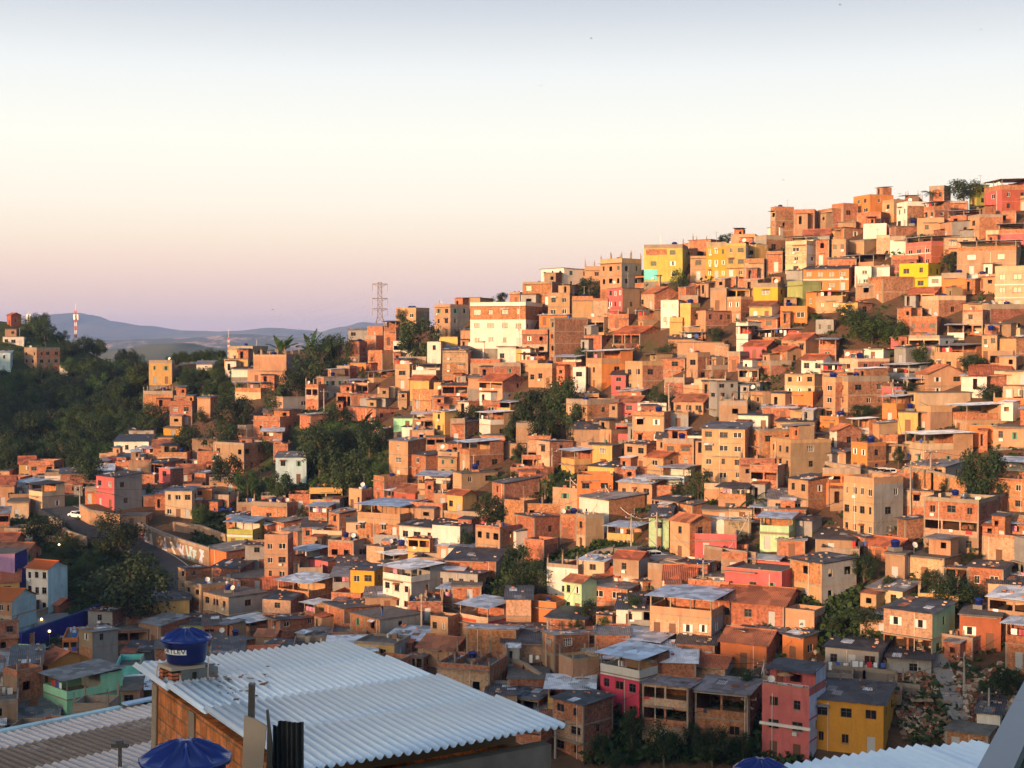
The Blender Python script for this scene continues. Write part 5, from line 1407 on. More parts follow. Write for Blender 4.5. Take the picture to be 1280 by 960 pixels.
def tank_text():
    cu = bpy.data.curves.new('lettering', 'FONT'); cu.body = 'FORTLEV.'; cu.size = .122; cu.extrude = .0; cu.offset = .0022; cu.align_x = 'CENTER'; cu.align_y = 'CENTER'; cu.space_character = 1.08
    to = bpy.data.objects.new('tmp_text', cu); COL.objects.link(to); bpy.context.view_layer.update()
    me = bpy.data.meshes.new_from_object(to.evaluated_get(bpy.context.evaluated_depsgraph_get())); bpy.data.objects.remove(to)
    import bmesh
    bm = bmesh.new(); bm.from_mesh(me); bmesh.ops.triangulate(bm, faces=bm.faces[:]); bmesh.ops.subdivide_edges(bm, edges=[e for e in bm.edges if e.calc_length() > .03], cuts=1)
    az0 = -PI/2 - math.atan2(P1.x, P1.y)*0 - .52 + .3
    def wrap(x, z, rad): a = az0 + x/rad; return (rad*math.cos(a), rad*math.sin(a), z)
    for v in bm.verts:
        x, z = v.co.x, v.co.y; zz = .262+z; rad = .335+(zz-.16)*.085; v.co = wrap(x, zz, rad+.006)
    bm.to_mesh(me); bm.free(); me.materials.clear(); me.materials.append(MATS['ink']); 
    for p in me.polygons: p.material_index = 0
    o = inst('lettering', me, None); pt = MB(); n = 18; w2 = .26
    for i in range(n):
        x0, x1 = -w2+2*w2*i/n, -w2+2*w2*(i+1)/n
        q = [wrap(x0, .203, .335+.055*.085+.002), wrap(x1, .203, .335+.055*.085+.002), wrap(x1, .322, .335+.15*.085+.002), wrap(x0, .322, .335+.15*.085+.002)]
        pt.poly(q, 'blank_white')
    pn = pt.build('name_plate')
    for x in (pn, o): x.parent = tk; x.scale = (SC, SC, SC*.82)
tank_text()
st_ = empty('tank_stand', tuple(P1)); frame_obj(st_, P1, ax, ay); st_.scale = (KS, KS, KS*1.9); tag(st_, 'low stand of grey blocks and striped clay bricks under the lettered tank', 'block stand')
s = MB(); s.box(-.32, .62, -.42, -.28, -.05, .19, 'stand_block'); s.box(.46, .62, -.28, .4, -.05, .19, 'stand_block'); s.box(-.3, .46, .28, .4, -.05, .19, 'stand_block'); s.build('block_wall', st_)
s = MB(); s.box(-.05, .05, -.44, -.415, .0, .16, 'dark_void'); s.build('gap', st_)
s = MB()
for y in (-.38, .12):
    for k in range(4): s.box(-.56, -.33, y, y+.22, .0+k*.045, .0+k*.045+.03, 'brick_near'); s.box(-.54, -.34, y+.01, y+.21, k*.045+.03, k*.045+.045, 'dark_void')
s.build('clay_brick', st_)
s = MB(); s.box(-.58, .3, -.40, .38, .195, .235, 'board'); s.build('board', st_)
pp = empty('water_pipe', tuple(P1)); frame_obj(pp, P1, ax, ay); pp.scale = (KS*.85,)*3; tag(pp, 'bent pale plastic pipes beside the lettered tank', 'pipe')
s = MB(); s.tube([(-.75,.35,.02),(-.75,.35,.42),(-.62,.33,.47),(-.42,.2,.45),(-.3,.1,.42)], .028, 'pvc', 8); s.tube([(-.62,-.2,.3),(-.4,-.43,.28),(-.38,-.46,.1),(-.42,-.5,.06)], .028, 'pvc', 8); s.tube([(.42,-.5,.02),(.42,-.5,.72)], .016, 'pvc', 6); s.tube([(-.9,.3,.06),(-.8,-.1,.1),(-.5,-.5,.09)], .014, 'wire', 6); s.build('pipe_run', pp)
# ---- the second tank, on the low brick outbuilding with the plank and the dark sheet
t2 = at(232, 937, 12.0); base2 = -4.45
ob = empty('brick_outbuilding', (-2.4, 12.6, -13)); tag(ob, 'low brick outbuilding carrying the lower tank and leaning boards', 'outbuilding')
s = MB(); s.box(-1.3, 1.4, -1.4, 1.0, 0, 8.4, 'brick_near'); s.build('wall', ob); s = MB(); s.box(-1.4, 1.5, -1.5, 1.1, 8.402, 8.52, 'slab_top'); s.build('roof', ob)
s2 = 116*12/F/.83
tank((t2.x, t2.y, t2.z-.475*s2-.06), s2, 'blue water tank cut by the lower edge below the orange brick wall', .4, None)
s = MB(); s.box(-.38, .38, -.38, .38, base2+.0, t2.z-.475*s2-.062, 'stand_block'); o = s.build('block_stand'); o.location = (t2.x, t2.y, 0); tag(o, 'square block plinth under the lower blue tank', 'plinth')
t3 = at(951, 955, 20.0); s3 = 70*20/F/.83
tank((t3.x, t3.y, t3.z-.475*s3-.06), s3, 'blue water tank lid at the lower edge before the salmon house', .1, None)
o = MB(); o.box(-1, 1.2, -1.5, 1.2, -16, t3.z-.475*s3-.062, 'brick_dark'); o = o.build('brick_shed'); o.location = (t3.x, t3.y, 0); tag(o, 'brick shed carrying the tank before the salmon house', 'shed')
# plank, posts, dark sheet
D0 = 13.0
def standing(name, label, cat, pts, mat, t, top, dy=0):
    """outline given in the photo at depth D0, real thickness t, running down to the outbuilding roof"""
    vs = [at(a, b, D0) for a, b in pts]; s = MB(); f = [(v.x, v.y+dy, v.z) for v in vs]; k = [(v.x, v.y+t+dy, v.z) for v in vs]
    s.poly(f[::-1], mat); s.poly(k, mat)
    for i in range(len(f)): j = (i+1)%len(f); s.poly([f[i], f[j], k[j], k[i]], mat)
    return tag(s.build(name), label, cat)
zb0 = 430+4.45/D0*F+8
standing('plank', 'upright weathered tan board in front of the metal roof', 'board', [(305,895),(318,899),(333,908),(330,940),(324,zb0),(300,zb0)], 'board', .03, 0)
standing('wooden_post', 'thick black post rising behind the tan board', 'post', [(309,857),(316,858),(314,zb0),(306,zb0)], 'frame_dark', .07, 0, .06)
standing('wooden_post', 'thin dark rod between the board and the dark sheet', 'post', [(332.5,888),(335,888),(340,930),(341,zb0),(331,zb0),(334,910)], 'frame_dark', .04, 0)
s = MB(); c_ = at(342, 906, D0+.1); e_ = at(380, 906, D0+.1); nn = 44; prev = None
for i in range(nn+1):
    x = c_.x+(e_.x-c_.x)*i/nn; y = c_.y+.022*math.sin(i*.85)+.03*math.sin(i*.14); z = c_.z-.004*math.sin(i*.85)+(.03 if i > 6 else -.005*i); s.v.append((x, y, z)); s.v.append((x+.0, y-.02, -4.45))
for i in range(nn): s.f.append((2*i, 2*i+1, 2*i+3, 2*i+2)); s.m.append(s.mi('zinc_dark')); s.uv += [(0,0)]*4
o = s.build('metal_sheet'); so2 = o.modifiers.new('thickness', 'SOLIDIFY'); so2.thickness = .008; tag(o, 'dark corrugated sheet standing upright in front of the metal roof', 'metal sheet')
# ---- roof at the lower left: old fibre cement
zr = -8.25; g_ = Vector((-.74, .67, 0)).normalized(); e2 = Vector((.70, .71, 0)).normalized(); g_ = Vector((-e2.y, e2.x, 0))
o1 = at(60, 908, -zr*F/(908-430)); o1.z = zr
r2 = empty('fibre_roof_house', tuple(o1)); frame_obj(r2, o1, e2, g_); tag(r2, 'old corrugated fibre cement roof, pink and brown, in the lower left corner', 'building')
for nm_, y0, y1, mat, dz in (('roof_sheet', -1.45, 0, 'fibre_pink', 0), ('roof_sheet', -3.3, -1.25, 'fibre_brown', .04), ('roof_sheet', -6.5, -3.1, 'fibre_pink', .09)):
    s = MB(); corr(s, -5.6, 6.0 if y1 == 0 else 7.5, y0, y1, dz+.02, dz, mat, .178, .032); s.build(nm_, r2)
s = MB(); s.box(-5.6, 1.8, -.02, .16, -.06, .055, 'p_paleblue'); s.box(1.9, 2.9, -.05, .2, .06, .1, 'tank_pale'); s.build('flashing', r2)
s = MB(); s.box(-5.3, 5.6, -6.2, -.3, -7, -.06, 'brick_dark'); s.build('wall', r2)
pm_ = at(150, 945, 27.5); s = MB(); s.box(-.03, .03, -.03, .03, zr, at(150, 929, 27.5).z, 'frame_dark'); s.box(-.16, .16, -.05, .05, at(150, 934, 27.5).z, at(150, 929, 27.5).z, 'frame_dark'); s.box(-.06, .06, -.06, .06, at(150, 929, 27.5).z, at(150, 925, 27.5).z, 'frame_dark')
o = s.build('roof_post'); o.location = (pm_.x, pm_.y, 0); tag(o, 'short black post with a clamp on the fibre cement roof', 'post')
# ---- white metal roof at the lower edge right
q1 = at(985, 958, 20.6); q2 = at(1152, 933, 21.6); zz = -6.05; q1.z = q2.z = zz; ex_ = (q2-q1).normalized(); ey_ = Vector((-ex_.y, ex_.x, 0))
r3 = empty('white_roof_house', tuple(q2)); frame_obj(r3, q2, ex_, ey_); tag(r3, 'pale ribbed metal roof rising from the lower edge at the right', 'building')
s = MB(); corr(s, -(q2-q1).length-.4, .02, -7, 0, -.1, 0, 'zinc', .17, .03); corr(s, .02, 1.1, -7, 0.0, -.12, -.06, 'zinc', .17, .03); s.build('roof', r3)
s = MB(); s.box(-2.4, .9, -6.6, -.3, -9, -.16, 'brick_near'); s.build('wall', r3)
# ---- grey parapet beside the viewer
p0 = Vector((1.63, 5.06, -1.5)); p1 = Vector((2.29, 6.4, -1.5)); d_ = (p1-p0).normalized(); n_ = Vector((d_.y, -d_.x, 0))
p0 = at(1221, 960, 5.06); p1 = at(1281, 850, 6.42); p1.z = p0.z = (p0.z+p1.z)/2; d_ = (p1-p0).normalized(); n_ = Vector((d_.y, -d_.x, 0))
r4 = empty('parapet', tuple(p0)); frame_obj(r4, p0, d_, Vector((-n_.x, -n_.y, 0))); tag(r4, 'smooth grey parapet with a dark blue inner face at the lower right corner', 'parapet')
wI = (at(1256, 960, 5.0)-p0).dot(n_)
for i in range(5): s = MB(); s.box(-2.2+i*1.1, -1.105+i*1.1, -abs(wI)-.02, 0, -.05, 0, 'rail_grey'); s.build('coping', r4)
s = MB(); s.box(-2.2, 3.3, -abs(wI)+.0, -.03, -8.5, -.052, 'rail_dark'); s.build('panel', r4)
# ------------------------------------------------------------------ school, masts, pylon, cars, people, poles
CM['V'] = 'p_violet'; CN['V'] = 'violet'
def hs_(line, label, short, cat='house', name=None):
    t = line.split(); opt = {}
    for o in t[9:]:
        if '=' in o: k, v = o.split('='); opt[k] = v
        else: opt[o[0]] = int(o[1:])
    h = house(tuple(map(float, t[:5]))+(t[5], t[6], t[7], int(t[8])), opt, label, short); h['root']['category'] = cat
    if name: h['root'].name = name
    byshort[short] = h; return h
hs_('-22 19 34 692 752 V N P 3 n0 s0', 'violet and navy painted block at the left edge behind the school', 'violet navy block', 'building', 'painted_block')
h = hs_('34 60 84 712 768 w u T 3 n3 s0', 'white school block with narrow windows and an orange hipped roof', 'upper white school', 'school', 'school_block')
h = hs_('-26 15 45 752 806 c u T 3 n5 s0', 'cream school block with an orange tiled roof cut by the left edge', 'left edge school', 'school', 'school_block')
plaster('tile_orange', (.50,.12,.035), .5, .3)
for o in [c for c in COL.objects if c.parent and c.parent.name.startswith('school_block') and c.name.startswith('roof')]:
    for i, m in enumerate(o.data.materials): o.data.materials[i] = MATS['tile_orange']
del GREEN_PX[:0]
hs_('64 74 82 756 768 r r T 1 n0', 'tiny red kiosk with a tiled roof in the school yard', 'red kiosk', 'kiosk', 'kiosk')
wall_thing('long navy blue school wall rising to the right', [(27,818),(70,802),(110,787),(126,780)], 3.0, 'p_navy', t=.35, cap='p_navy')
wall_thing('low white wall in the school yard with a railing', [(14,812),(40,800),(56,794)], 1.4, 'p_white')
wall_thing('cream yard wall before the school block', [(14,784),(35,778),(60,770)], 1.2, 'concrete_pale')
def yard():
    mb = MB(); pg = [(16,812),(124,778),(100,768),(40,772)]; n = 14
    for i in range(n):
        for j in range(n):
            def P_(u, v):
                a = Vector(pg[0]).lerp(Vector(pg[1]), u).lerp(Vector(pg[3]).lerp(Vector(pg[2]), u), v); Y, _ = hit(a.x, a.y); p = at(a.x, a.y, Y); return (p.x, p.y, hgt(p.x, p.y)+.45)
            mb.poly([P_(i/n, j/n), P_((i+1)/n, j/n), P_((i+1)/n, (j+1)/n), P_(i/n, (j+1)/n)], 'paving')
    tag(mb.build('pavement'), kind='structure')
yard()
# ---- lattice pylon
def pylon():
    Y = 900; b = at(475, 446, Y); top = at(475, 353, Y).z; z0 = hgt(b.x, b.y)-1; H_ = top-z0
    r = empty('power_pylon', (b.x, b.y, z0), .12); tag(r, 'lattice power pylon with three crossarms on the ridge', 'pylon')
    s = MB(); K = 16; t = .42
    def half(z): f = z/H_; return 4.6*(1-f)**1.15+1.1 if f < .62 else 1.1+1.2*(1-f)
    zs = [H_*(1-(1-i/K)**1.1) for i in range(K+1)]
    for i in range(K):
        a, c = half(zs[i]), half(zs[i+1])
        for (x, y), (x2, y2) in (((-1,-1),(1,-1)),((1,-1),(1,1)),((1,1),(-1,1)),((-1,1),(-1,-1))):
            s.bar((x*a,y*a,zs[i]), (x*c,y*c,zs[i+1]), t, 'pylon_steel'); s.bar((x*a,y*a,zs[i]), (x2*c,y2*c,zs[i+1]), t*.6, 'pylon_steel'); s.bar((x2*a,y2*a,zs[i]), (x*c,y*c,zs[i+1]), t*.6, 'pylon_steel'); s.bar((x*c,y*c,zs[i+1]), (x2*c,y2*c,zs[i+1]), t*.6, 'pylon_steel')
    s.build('tower', r)
    for py_ in (355, 373, 386):
        z = at(475, py_, Y).z-z0; c = MB(); w = 4.7
        for y in (-.8, .8): c.bar((-w, 0, z), (w, 0, z), .4, 'pylon_steel'); c.bar((-w,0,z), (-1, y, z-1.6), .3, 'pylon_steel'); c.bar((w,0,z), (1, y, z-1.6), .3, 'pylon_steel')
        c.build('crossarm', r)
        for x in (-w, w): i_ = MB(); i_.tube([(x,0,z),(x,0,z-4.2)], .2, 'pylon_steel', 6); i_.build('insulator', r)
    for k, z in enumerate((355, 373, 386)):
        zz = at(475, z, Y).z-2
        for sx in (-4.7, 4.7):
            c = MB(); A_ = Vector((b.x+sx, b.y, zz-2)); B_ = Vector((b.x+sx-420, b.y+500, zz-14)); pts = [tuple(A_.lerp(B_, t_/16)-Vector((0,0,22*4*(t_/16)*(1-t_/16)))) for t_ in range(17)]
            c.tube(pts, .018, 'wire', 4); tag(c.build('power_line'), 'thin power line running from the pylon towards the far valley', 'power line', 'power lines of the pylon')
pylon()
def mast(cx, yb, yt, Y, wpx, label, panels=True):
    b = at(cx, yb, Y); top = at(cx, yt, Y).z; z0 = hgt(b.x, b.y)-1 if Y < 1000 else b.z-10; H_ = top-z0; r = empty('antenna_mast', (b.x, b.y, z0)); tag(r, label, 'mast')
    w = wpx*Y/F/2; s = MB(); n = 12
    for i in range(n):
        a, c = H_*i/n, H_*(i+1)/n; m = 'mast_red' if i % 2 else 'mast_white'
        for x, y, x2, y2 in ((-1,-1,1,-1),(1,-1,0,1),(0,1,-1,-1)): s.bar((x*w,y*w,a), (x*w,y*w,c), w*.45, m); s.bar((x*w,y*w,a), (x2*w,y2*w,c), w*.3, m)
    s.build('lattice', r); s = MB(); s.tube([(0,0,H_),(0,0,H_+2.5)], w*.25, 'mast_white', 6); s.build('tip', r)
    if panels:
        for i in range(3):
            for zf in (.8,): s = MB(); a = i*2.1; s.box(w*2*math.cos(a)-.3, w*2*math.cos(a)+.3, w*2*math.sin(a)-.3, w*2*math.sin(a)+.3, H_*zf, H_*zf+2, 'mast_white'); s.build('antenna_panel', r)
mast(95, 425, 388, 520, 2.4, 'red and white antenna mast rising from the wooded hilltop')
mast(36, 425, 397, 495, 1.8, 'shorter antenna mast with a drum beside the hilltop red house')
mast(286, 455, 422, 395, 1.8, 'thin striped mast beside the ridge houses at the far valley', False)
# ---- cars
def car_parts(col):
    s = MB(); prof = [(-2.05,.35),(-2.1,.7),(-1.95,.88),(-1.1,.95),(-.55,1.42),(.75,1.45),(1.35,.98),(2.0,.85),(2.1,.6),(2.05,.35)]
    def ext(pr, y0, y1, mat, top=None):
        n = len(pr); k = [(x, y0, z) for x, z in pr]; l = [(x, y1, z) for x, z in pr]; s.poly(k, mat); s.poly(l[::-1], mat)
        for i in range(n): j = (i+1)%n; s.poly([k[i], l[i], l[j], k[j]], mat)
    ext(prof, -.82, .82, col); body = s
    g = MB(); g.box(-.95,.0,-.835,.835,.98,1.33,'glass'); g.box(.06,.85,-.835,.835,.98,1.33,'glass'); g.bar((-1.06,0,1.02),(-.62,0,1.4),.02,'glass')
    g.poly([(-1.1,-.7,.98),(-.6,-.65,1.41),(-.6,.65,1.41),(-1.1,.7,.98)],'glass'); g.poly([(1.36,-.7,1.0),(1.36,.7,1.0),(.82,.65,1.44),(.82,-.65,1.44)],'glass')
    w = MB(); w.tube([(0,-.1,0),(0,.1,0)], .33, 'tyre', 16); hl = MB(); hl.box(-.05,.02,-.18,.18,-.07,.07,'blank_white')
    return body.mesh('car_body'), g.mesh('car_glass'), w.mesh('car_wheel'), hl.mesh('car_lamp')
def car(cx, cy, heading, col, label):
    Y, _ = hit(cx, cy); p = at(cx, cy, Y); z = hgt(p.x, p.y)+.45; r = empty('parked_car', (p.x, p.y-1, z), heading); tag(r, label, 'car', 'cars parked in the streets')
    b, g, w, l = car_parts(col); inst('body', b, r); inst('window_glass', g, r)
    for x in (-1.3, 1.3):
        for y in (-.78, .78): inst('wheel', w, r, (x, y, .33))
    for y in (-.6, .6): inst('headlight', l, r, (-2.1, y, .68))
car(1108, 600, .1, 'car_white', 'white car parked on the street beside the small orange house')
car(1098, 599, .15, 'car_white', 'pale car mostly behind the white one on the upper street')
car(816, 703, .3, 'car_white', 'silver white car parked below the pale green house')
car(806, 698, .25, 'car_dark', 'dark car parked behind the silver white one')
car(534, 535, .2, 'car_white', 'small white car on the lane beside the yellow-cream ridge house')
car(99, 650, 2.5, 'car_white', 'white car on the bridge ramp at the far left road')
# ---- people, one continuous skinned body each
def person_mesh(shirt, trousers, arm):
    me = bpy.data.meshes.new('body'); J = [(0,0,.92),(0,0,1.18),(0,0,1.42),(0,0,1.52),(0,-.01,1.62),(0,-.01,1.70),
        (-.18,0,1.40),(-.24,-.02 if not arm else -.12,1.14),(-.24,-.08 if not arm else -.32,.90 if not arm else 1.12),(.18,0,1.40),(.24,-.02,1.14),(.23,-.08,.88),
        (-.1,0,.88),(-.12,-.02,.48),(-.12,0,.08),(-.12,-.14,.04),(.1,0,.88),(.12,.02,.48),(.13,.02,.08),(.13,-.12,.04)]
    E_ = [(0,1),(1,2),(2,3),(3,4),(4,5),(2,6),(6,7),(7,8),(2,9),(9,10),(10,11),(0,12),(12,13),(13,14),(14,15),(0,16),(16,17),(17,18),(18,19)]
    Rr = [.14,.13,.15,.055,.09,.07,.06,.045,.035,.06,.045,.035,.09,.06,.045,.035,.09,.06,.045,.035]
    me.from_pydata(J, E_, []); o = bpy.data.objects.new('tmp_body', me); COL.objects.link(o); m = o.modifiers.new('s', 'SKIN')
    for i, rr_ in enumerate(Rr): me.skin_vertices[0].data[i].radius = (rr_, rr_*.8)
    me.skin_vertices[0].data[0].use_root = True; o.modifiers.new('d', 'SUBSURF').levels = 1
    bpy.context.view_layer.update(); out = bpy.data.meshes.new_from_object(o.evaluated_get(bpy.context.evaluated_depsgraph_get())); bpy.data.objects.remove(o)
    out.materials.clear()
    for k in (shirt, trousers, 'skin', 'cloth_dark'): out.materials.append(MATS[k])
    for p in out.polygons:
        z = p.center.z; ax_ = abs(p.center.x); p.material_index = 3 if z > 1.66 or z < .09 else 2 if (z > 1.46 or (ax_ > .17 and z < 1.22 and z > .8)) else 0 if z > .93 else 1
        p.use_smooth = True
    return out
PMH = [person_mesh('cloth_white','cloth_blue',True), person_mesh('cloth_red','cloth_dark',False), person_mesh('cloth_blue','cloth_dark',True), person_mesh('cloth_dark','cloth_blue',False)]
def person(short, u, v, k, rz, label):
    h = byshort[short]; R_ = h['root']; z = (h['zw'] if h['spec'][7] in 'MO' else h['z1'])+(.142 if h['spec'][7] == 'P' or h['spec'][7] in 'MO' else 0)
    M = Matrix.LocRotScale(R_.location, R_.rotation_euler, None); p = M @ Vector((-h['hx']+2*h['hx']*u, -h['hy']+2*h['hy']*v, z))
    o = inst('person', PMH[k], None, tuple(p), rz); tag(o, label, 'person', 'people out on the roofs')
person('cream people roof house', .25, .45, 0, .4, 'person in a white shirt standing on the cream people roof house')
person('cream people roof house', .38, .55, 1, -1.2, 'person in a red shirt beside the white-shirted one on the flat roof')
person('cream people roof house', .62, .5, 2, 2.2, 'person in blue reaching out on the cream people roof house')
person('mossy flank house', .8, .2, 3, 1.0, 'person in dark top alone on the roof of the mossy flank house')
person('green window terrace house', .7, .06, 2, 0, 'person in blue on the terrace of the green window house')
person('green window terrace house', .3, .06, 1, .4, 'person in red on the terrace of the green window house')
# ---- poles, lamps, cables
POLE = []
def pole(cx, yb, yt, label, lamp=False):
    Y, _ = hit(cx, yb); p = at(cx, yb, Y); top = at(cx, yt, Y).z; z0 = hgt(p.x, p.y)-.5; r = empty('utility_pole', (p.x, p.y, z0)); tag(r, label, 'pole', 'utility poles among the houses')
    H_ = top-z0; s = MB(); s.tube([(0,0,0),(0,0,H_)], [.17,.1], 'pole_concrete', 8); s.build('shaft', r); s = MB(); s.box(-.9,.9,-.06,.06,H_-.7,H_-.58,'wood'); s.build('crossarm', r)
    for x in (-.8,0,.8): s = MB(); s.tube([(x,0,H_-.58),(x,0,H_-.42)], .05, 'blank_white', 6); s.build('insulator', r)
    s = MB(); s.tube([(.1,0,H_-1.6),(.1,-.9,H_-1.2),(.1,-1.5,H_-1.2)], .04, 'steel', 6); s.box(-.02,.22,-1.9,-1.45,H_-1.28,H_-1.16,'steel'); s.build('lamp_arm', r)
    POLE.append((cx, Vector((p.x, p.y, top-.4)))); return r
for a in ((527,800,742,'grey utility pole beside the mossy flank house'),(757,640,606,'utility pole before the white front long flank house'),(821,694,640,'utility pole beside the pale green car-side house'),(789,690,642,'utility pole at the upper end of the grassy gully'),
          (879,742,700,'utility pole behind the bright metal roof house'),(936,672,640,'pole in front of the green patched-roof house'),(1138,650,576,'tall utility pole beside the long retaining wall'),(1116,512,474,'utility pole left of the orange metal roofed house'),(1163,625,560,'pole at the corner of the green window terrace house'),
          (100,652,606,'utility pole at the road bend below the big round tree'),(690,597,560,'utility pole at the top of the gully cables'),(713,640,596,'pole standing in the green gully'),(405,520,486,'thin pole on the peach and grey ridge'),(836,524,480,'pole beside the dark tree in the centre'),(685,812,776,'pole beside the windowless shed'),
          (694,948,900,'pole before the near rough brick house'),(936,930,868,'pole on the corner of the laundry balcony house'),(955,858,824,'lamp pole before the orange awning house'),(1205,872,815,'dark pole on the rubble slope by the steps'),(1236,898,860,'leaning pole near the grey slab room'),(195,758,734,'lamp pole before the big dark tree'),(728,880,842,'lamp pole between the brick shell and the black roofed block')):
    pole(*a)
def cable(i, j, sag=1.6):
    A_, B_ = POLE[i][1], POLE[j][1]; c = MB(); c.tube([tuple(A_.lerp(B_, t/14)-Vector((0,0,sag*4*(t/14)*(1-t/14)))) for t in range(15)], .035, 'wire' if (i+j) % 3 else 'blank_white', 4)
    tag(c.build('cable'), 'sagging cable strung between utility poles', 'cable', 'cables between utility poles')
for i, j in ((10,1),(11,1),(1,2),(2,3),(3,4),(4,5),(6,8),(6,7),(0,14),(14,17),(15,16),(16,17),(18,19),(12,13),(9,20),(13,7),(5,6)): cable(i, j, rnd.uniform(1,3))
_rc = random.Random(4)
for _cx, _p in POLE:
    near = sorted(((h['root'].location.to_2d()-_p.to_2d()).length, i) for i, h in enumerate(ALL))[:6]
    for _d, _i in _rc.sample(near, 3):
        h = ALL[_i]; q = Vector((h['root'].location.x, h['root'].location.y, h['zb']+h['z1']+.5)); c = MB(); c.tube([tuple(_p.lerp(q, t/8)-Vector((0,0,.5*4*(t/8)*(1-t/8)))) for t in range(9)], .022, 'wire', 4)
        tag(c.build('service_cable'), 'thin dark service cable sagging from a utility pole to a nearby roof', 'cable', 'service cables from pole to roof')
def lamp_post(cx, yb, yt, label):
    Y, _ = hit(cx, yb); p = at(cx, yb, Y); top = at(cx, yt, Y).z; z0 = hgt(p.x, p.y)-.3; r = empty('street_lamp', (p.x, p.y, z0)); tag(r, label, 'street lamp', 'lit street lamps by the school')
    s = MB(); s.tube([(0,0,0),(0,0,top-z0)], [.1,.06], 'steel', 6); s.build('lamp_pole', r); s = MB(); s.lathe([(0,-.2),(.14,-.14),(.2,0),(.14,.14),(0,.2)], 'lamp_glow', 12); o = s.build('lamp_globe', r, True); o.location.z = top-z0
m, nt, b = nmat('lamp_glow'); b.inputs['Emission Color'].default_value = (1,.75,.3,1); b.inputs['Emission Strength'].default_value = 4
lamp_post(21, 690, 676, 'lit yellow street lamp above the violet block'); lamp_post(74, 694, 681, 'lit yellow street lamp at the top of the grass slope'); lamp_post(62, 806, 789, 'lit lamp on the navy school wall'); lamp_post(52, 780, 774, 'lit lamp in the school yard')
# ---- steps, laundry line, birds, tarps
def steps(label, pts, w):
    ws = []
    for a, b in pts: Y, _ = hit(a, b); ws.append(at(a, b, Y))
    r = empty('staircase', tuple(ws[0])); tag(r, label, 'steps'); s = MB(); o = ws[0]
    for p, q in zip(ws, ws[1:]):
        d = q-p; L2 = math.hypot(d.x, d.y); n_ = max(2, int(abs(q.z-p.z)/.2+L2/.9)); u = Vector((d.x, d.y, 0)).normalized(); v = Vector((-u.y, u.x, 0))*w/2; t = L2/n_
        for i in range(n_):
            c = p.lerp(q, (i+.5)/n_)-o; z = max(c.z, hgt(c.x+o.x, c.y+o.y)-o.z)+.35; a = Vector((c.x, c.y, 0)); e = u*t*.5
            k = [a-e-v, a+e-v, a+e+v, a-e+v]; s.poly([(x.x,x.y,z) for x in k], 'concrete_pale')
            for j in range(4): x, y = k[j], k[(j+1)%4]; s.poly([(x.x,x.y,z-1.2), (y.x,y.y,z-1.2), (y.x,y.y,z), (x.x,x.y,z)], 'concrete')
    s.build('tread', r)
steps('steep concrete steps climbing the rubble slope at the lower right', [(1206,905),(1194,884),(1186,862),(1178,845)], 2.0)
steps('short flight of steps beside the cream upper-floor house', [(1178,845),(1170,835),(1162,828)], 1.8)
steps('pale outside steps beside the gully stair yellow house', [(760,612),(748,604),(738,592)], 1.2)
def laundry(x0, y0, x1, y1, label, seed):
    Y, _ = hit((x0+x1)/2, (y0+y1)/2+8); Y -= 1.5; A_, B_ = at(x0, y0, Y), at(x1, y1, Y); r = empty('clothes_line', tuple(A_)); tag(r, label, 'laundry'); rr = random.Random(seed); n = int((B_-A_).length/.75)
    s = MB(); s.tube([(0,0,0), tuple(B_-A_)], .02, 'wire', 4); s.build('rope', r)
    for t in (Vector((0,0,0)), B_-A_): s = MB(); g = min(hgt(A_.x, A_.y), hgt(B_.x, B_.y))-A_.z-.5; s.box(t.x-.05, t.x+.05, t.y-.05, t.y+.05, g, t.z+.1, 'wood'); s.build('line_post', r)
    for i in range(n):
        p = (B_-A_)*((i+.2)/n); w = rr.uniform(.35,.7); h = rr.uniform(.5,1.1); s = MB(); s.box(p.x, p.x+w, p.y-.02, p.y+.02, p.z-h, p.z-.02, rr.choice(('cloth_white','cloth_white','cloth_red','cloth_blue','cloth_dark','cloth_pink'))); s.build('garment', r)
laundry(1034, 827, 1062, 829, 'red and white washing on a line before the laundry shack', 1); laundry(1064, 826, 1108, 829, 'white washing hung along the shack front above the wall', 2)
laundry(1064, 676, 1122, 682, 'pale washing hung below the dark roofs beside the stepped grey wall house', 3); laundry(968, 412, 1000, 414, 'washing strung before the dark brick house in the centre right', 4); laundry(660, 818, 676, 820, 'white banner cloth beside the windowless shed', 8)
def bird(cx, cy, Y, rz, label):
    p = at(cx, cy, Y); s = MB(); s.tube([(-.28,0,0),(-.1,0,.02),(.15,0,.02),(.32,0,0)], [.02,.07,.06,.01], 'bird', 8)
    for sg in (-1, 1): s.poly([(-.1,0,.03),(-.15,sg*.4,.16),(-.02,sg*.75,.05),(.05,sg*.38,.14),(.12,0,.03)], 'bird')
    o = s.build('bird'); o.location = p; o.scale = (.6,.6,.6); o.rotation_euler = (0,0,rz); tag(o, label, 'bird', 'birds in the sky')
for i, (a, b, l) in enumerate(((739,48,'tiny bird high above the middle ridge'),(676,107,'tiny bird lower in the sky above the glazed terrace house'),(1050,6,'tiny bird at the very top of the sky'),(1226,37,'tiny bird near the top right corner of the sky'),(979,225,'tiny bird just above the hilltop brick tower'),(341,387,'tiny bird over the far blue hills'))): bird(a, b, 230, i*1.3, l)
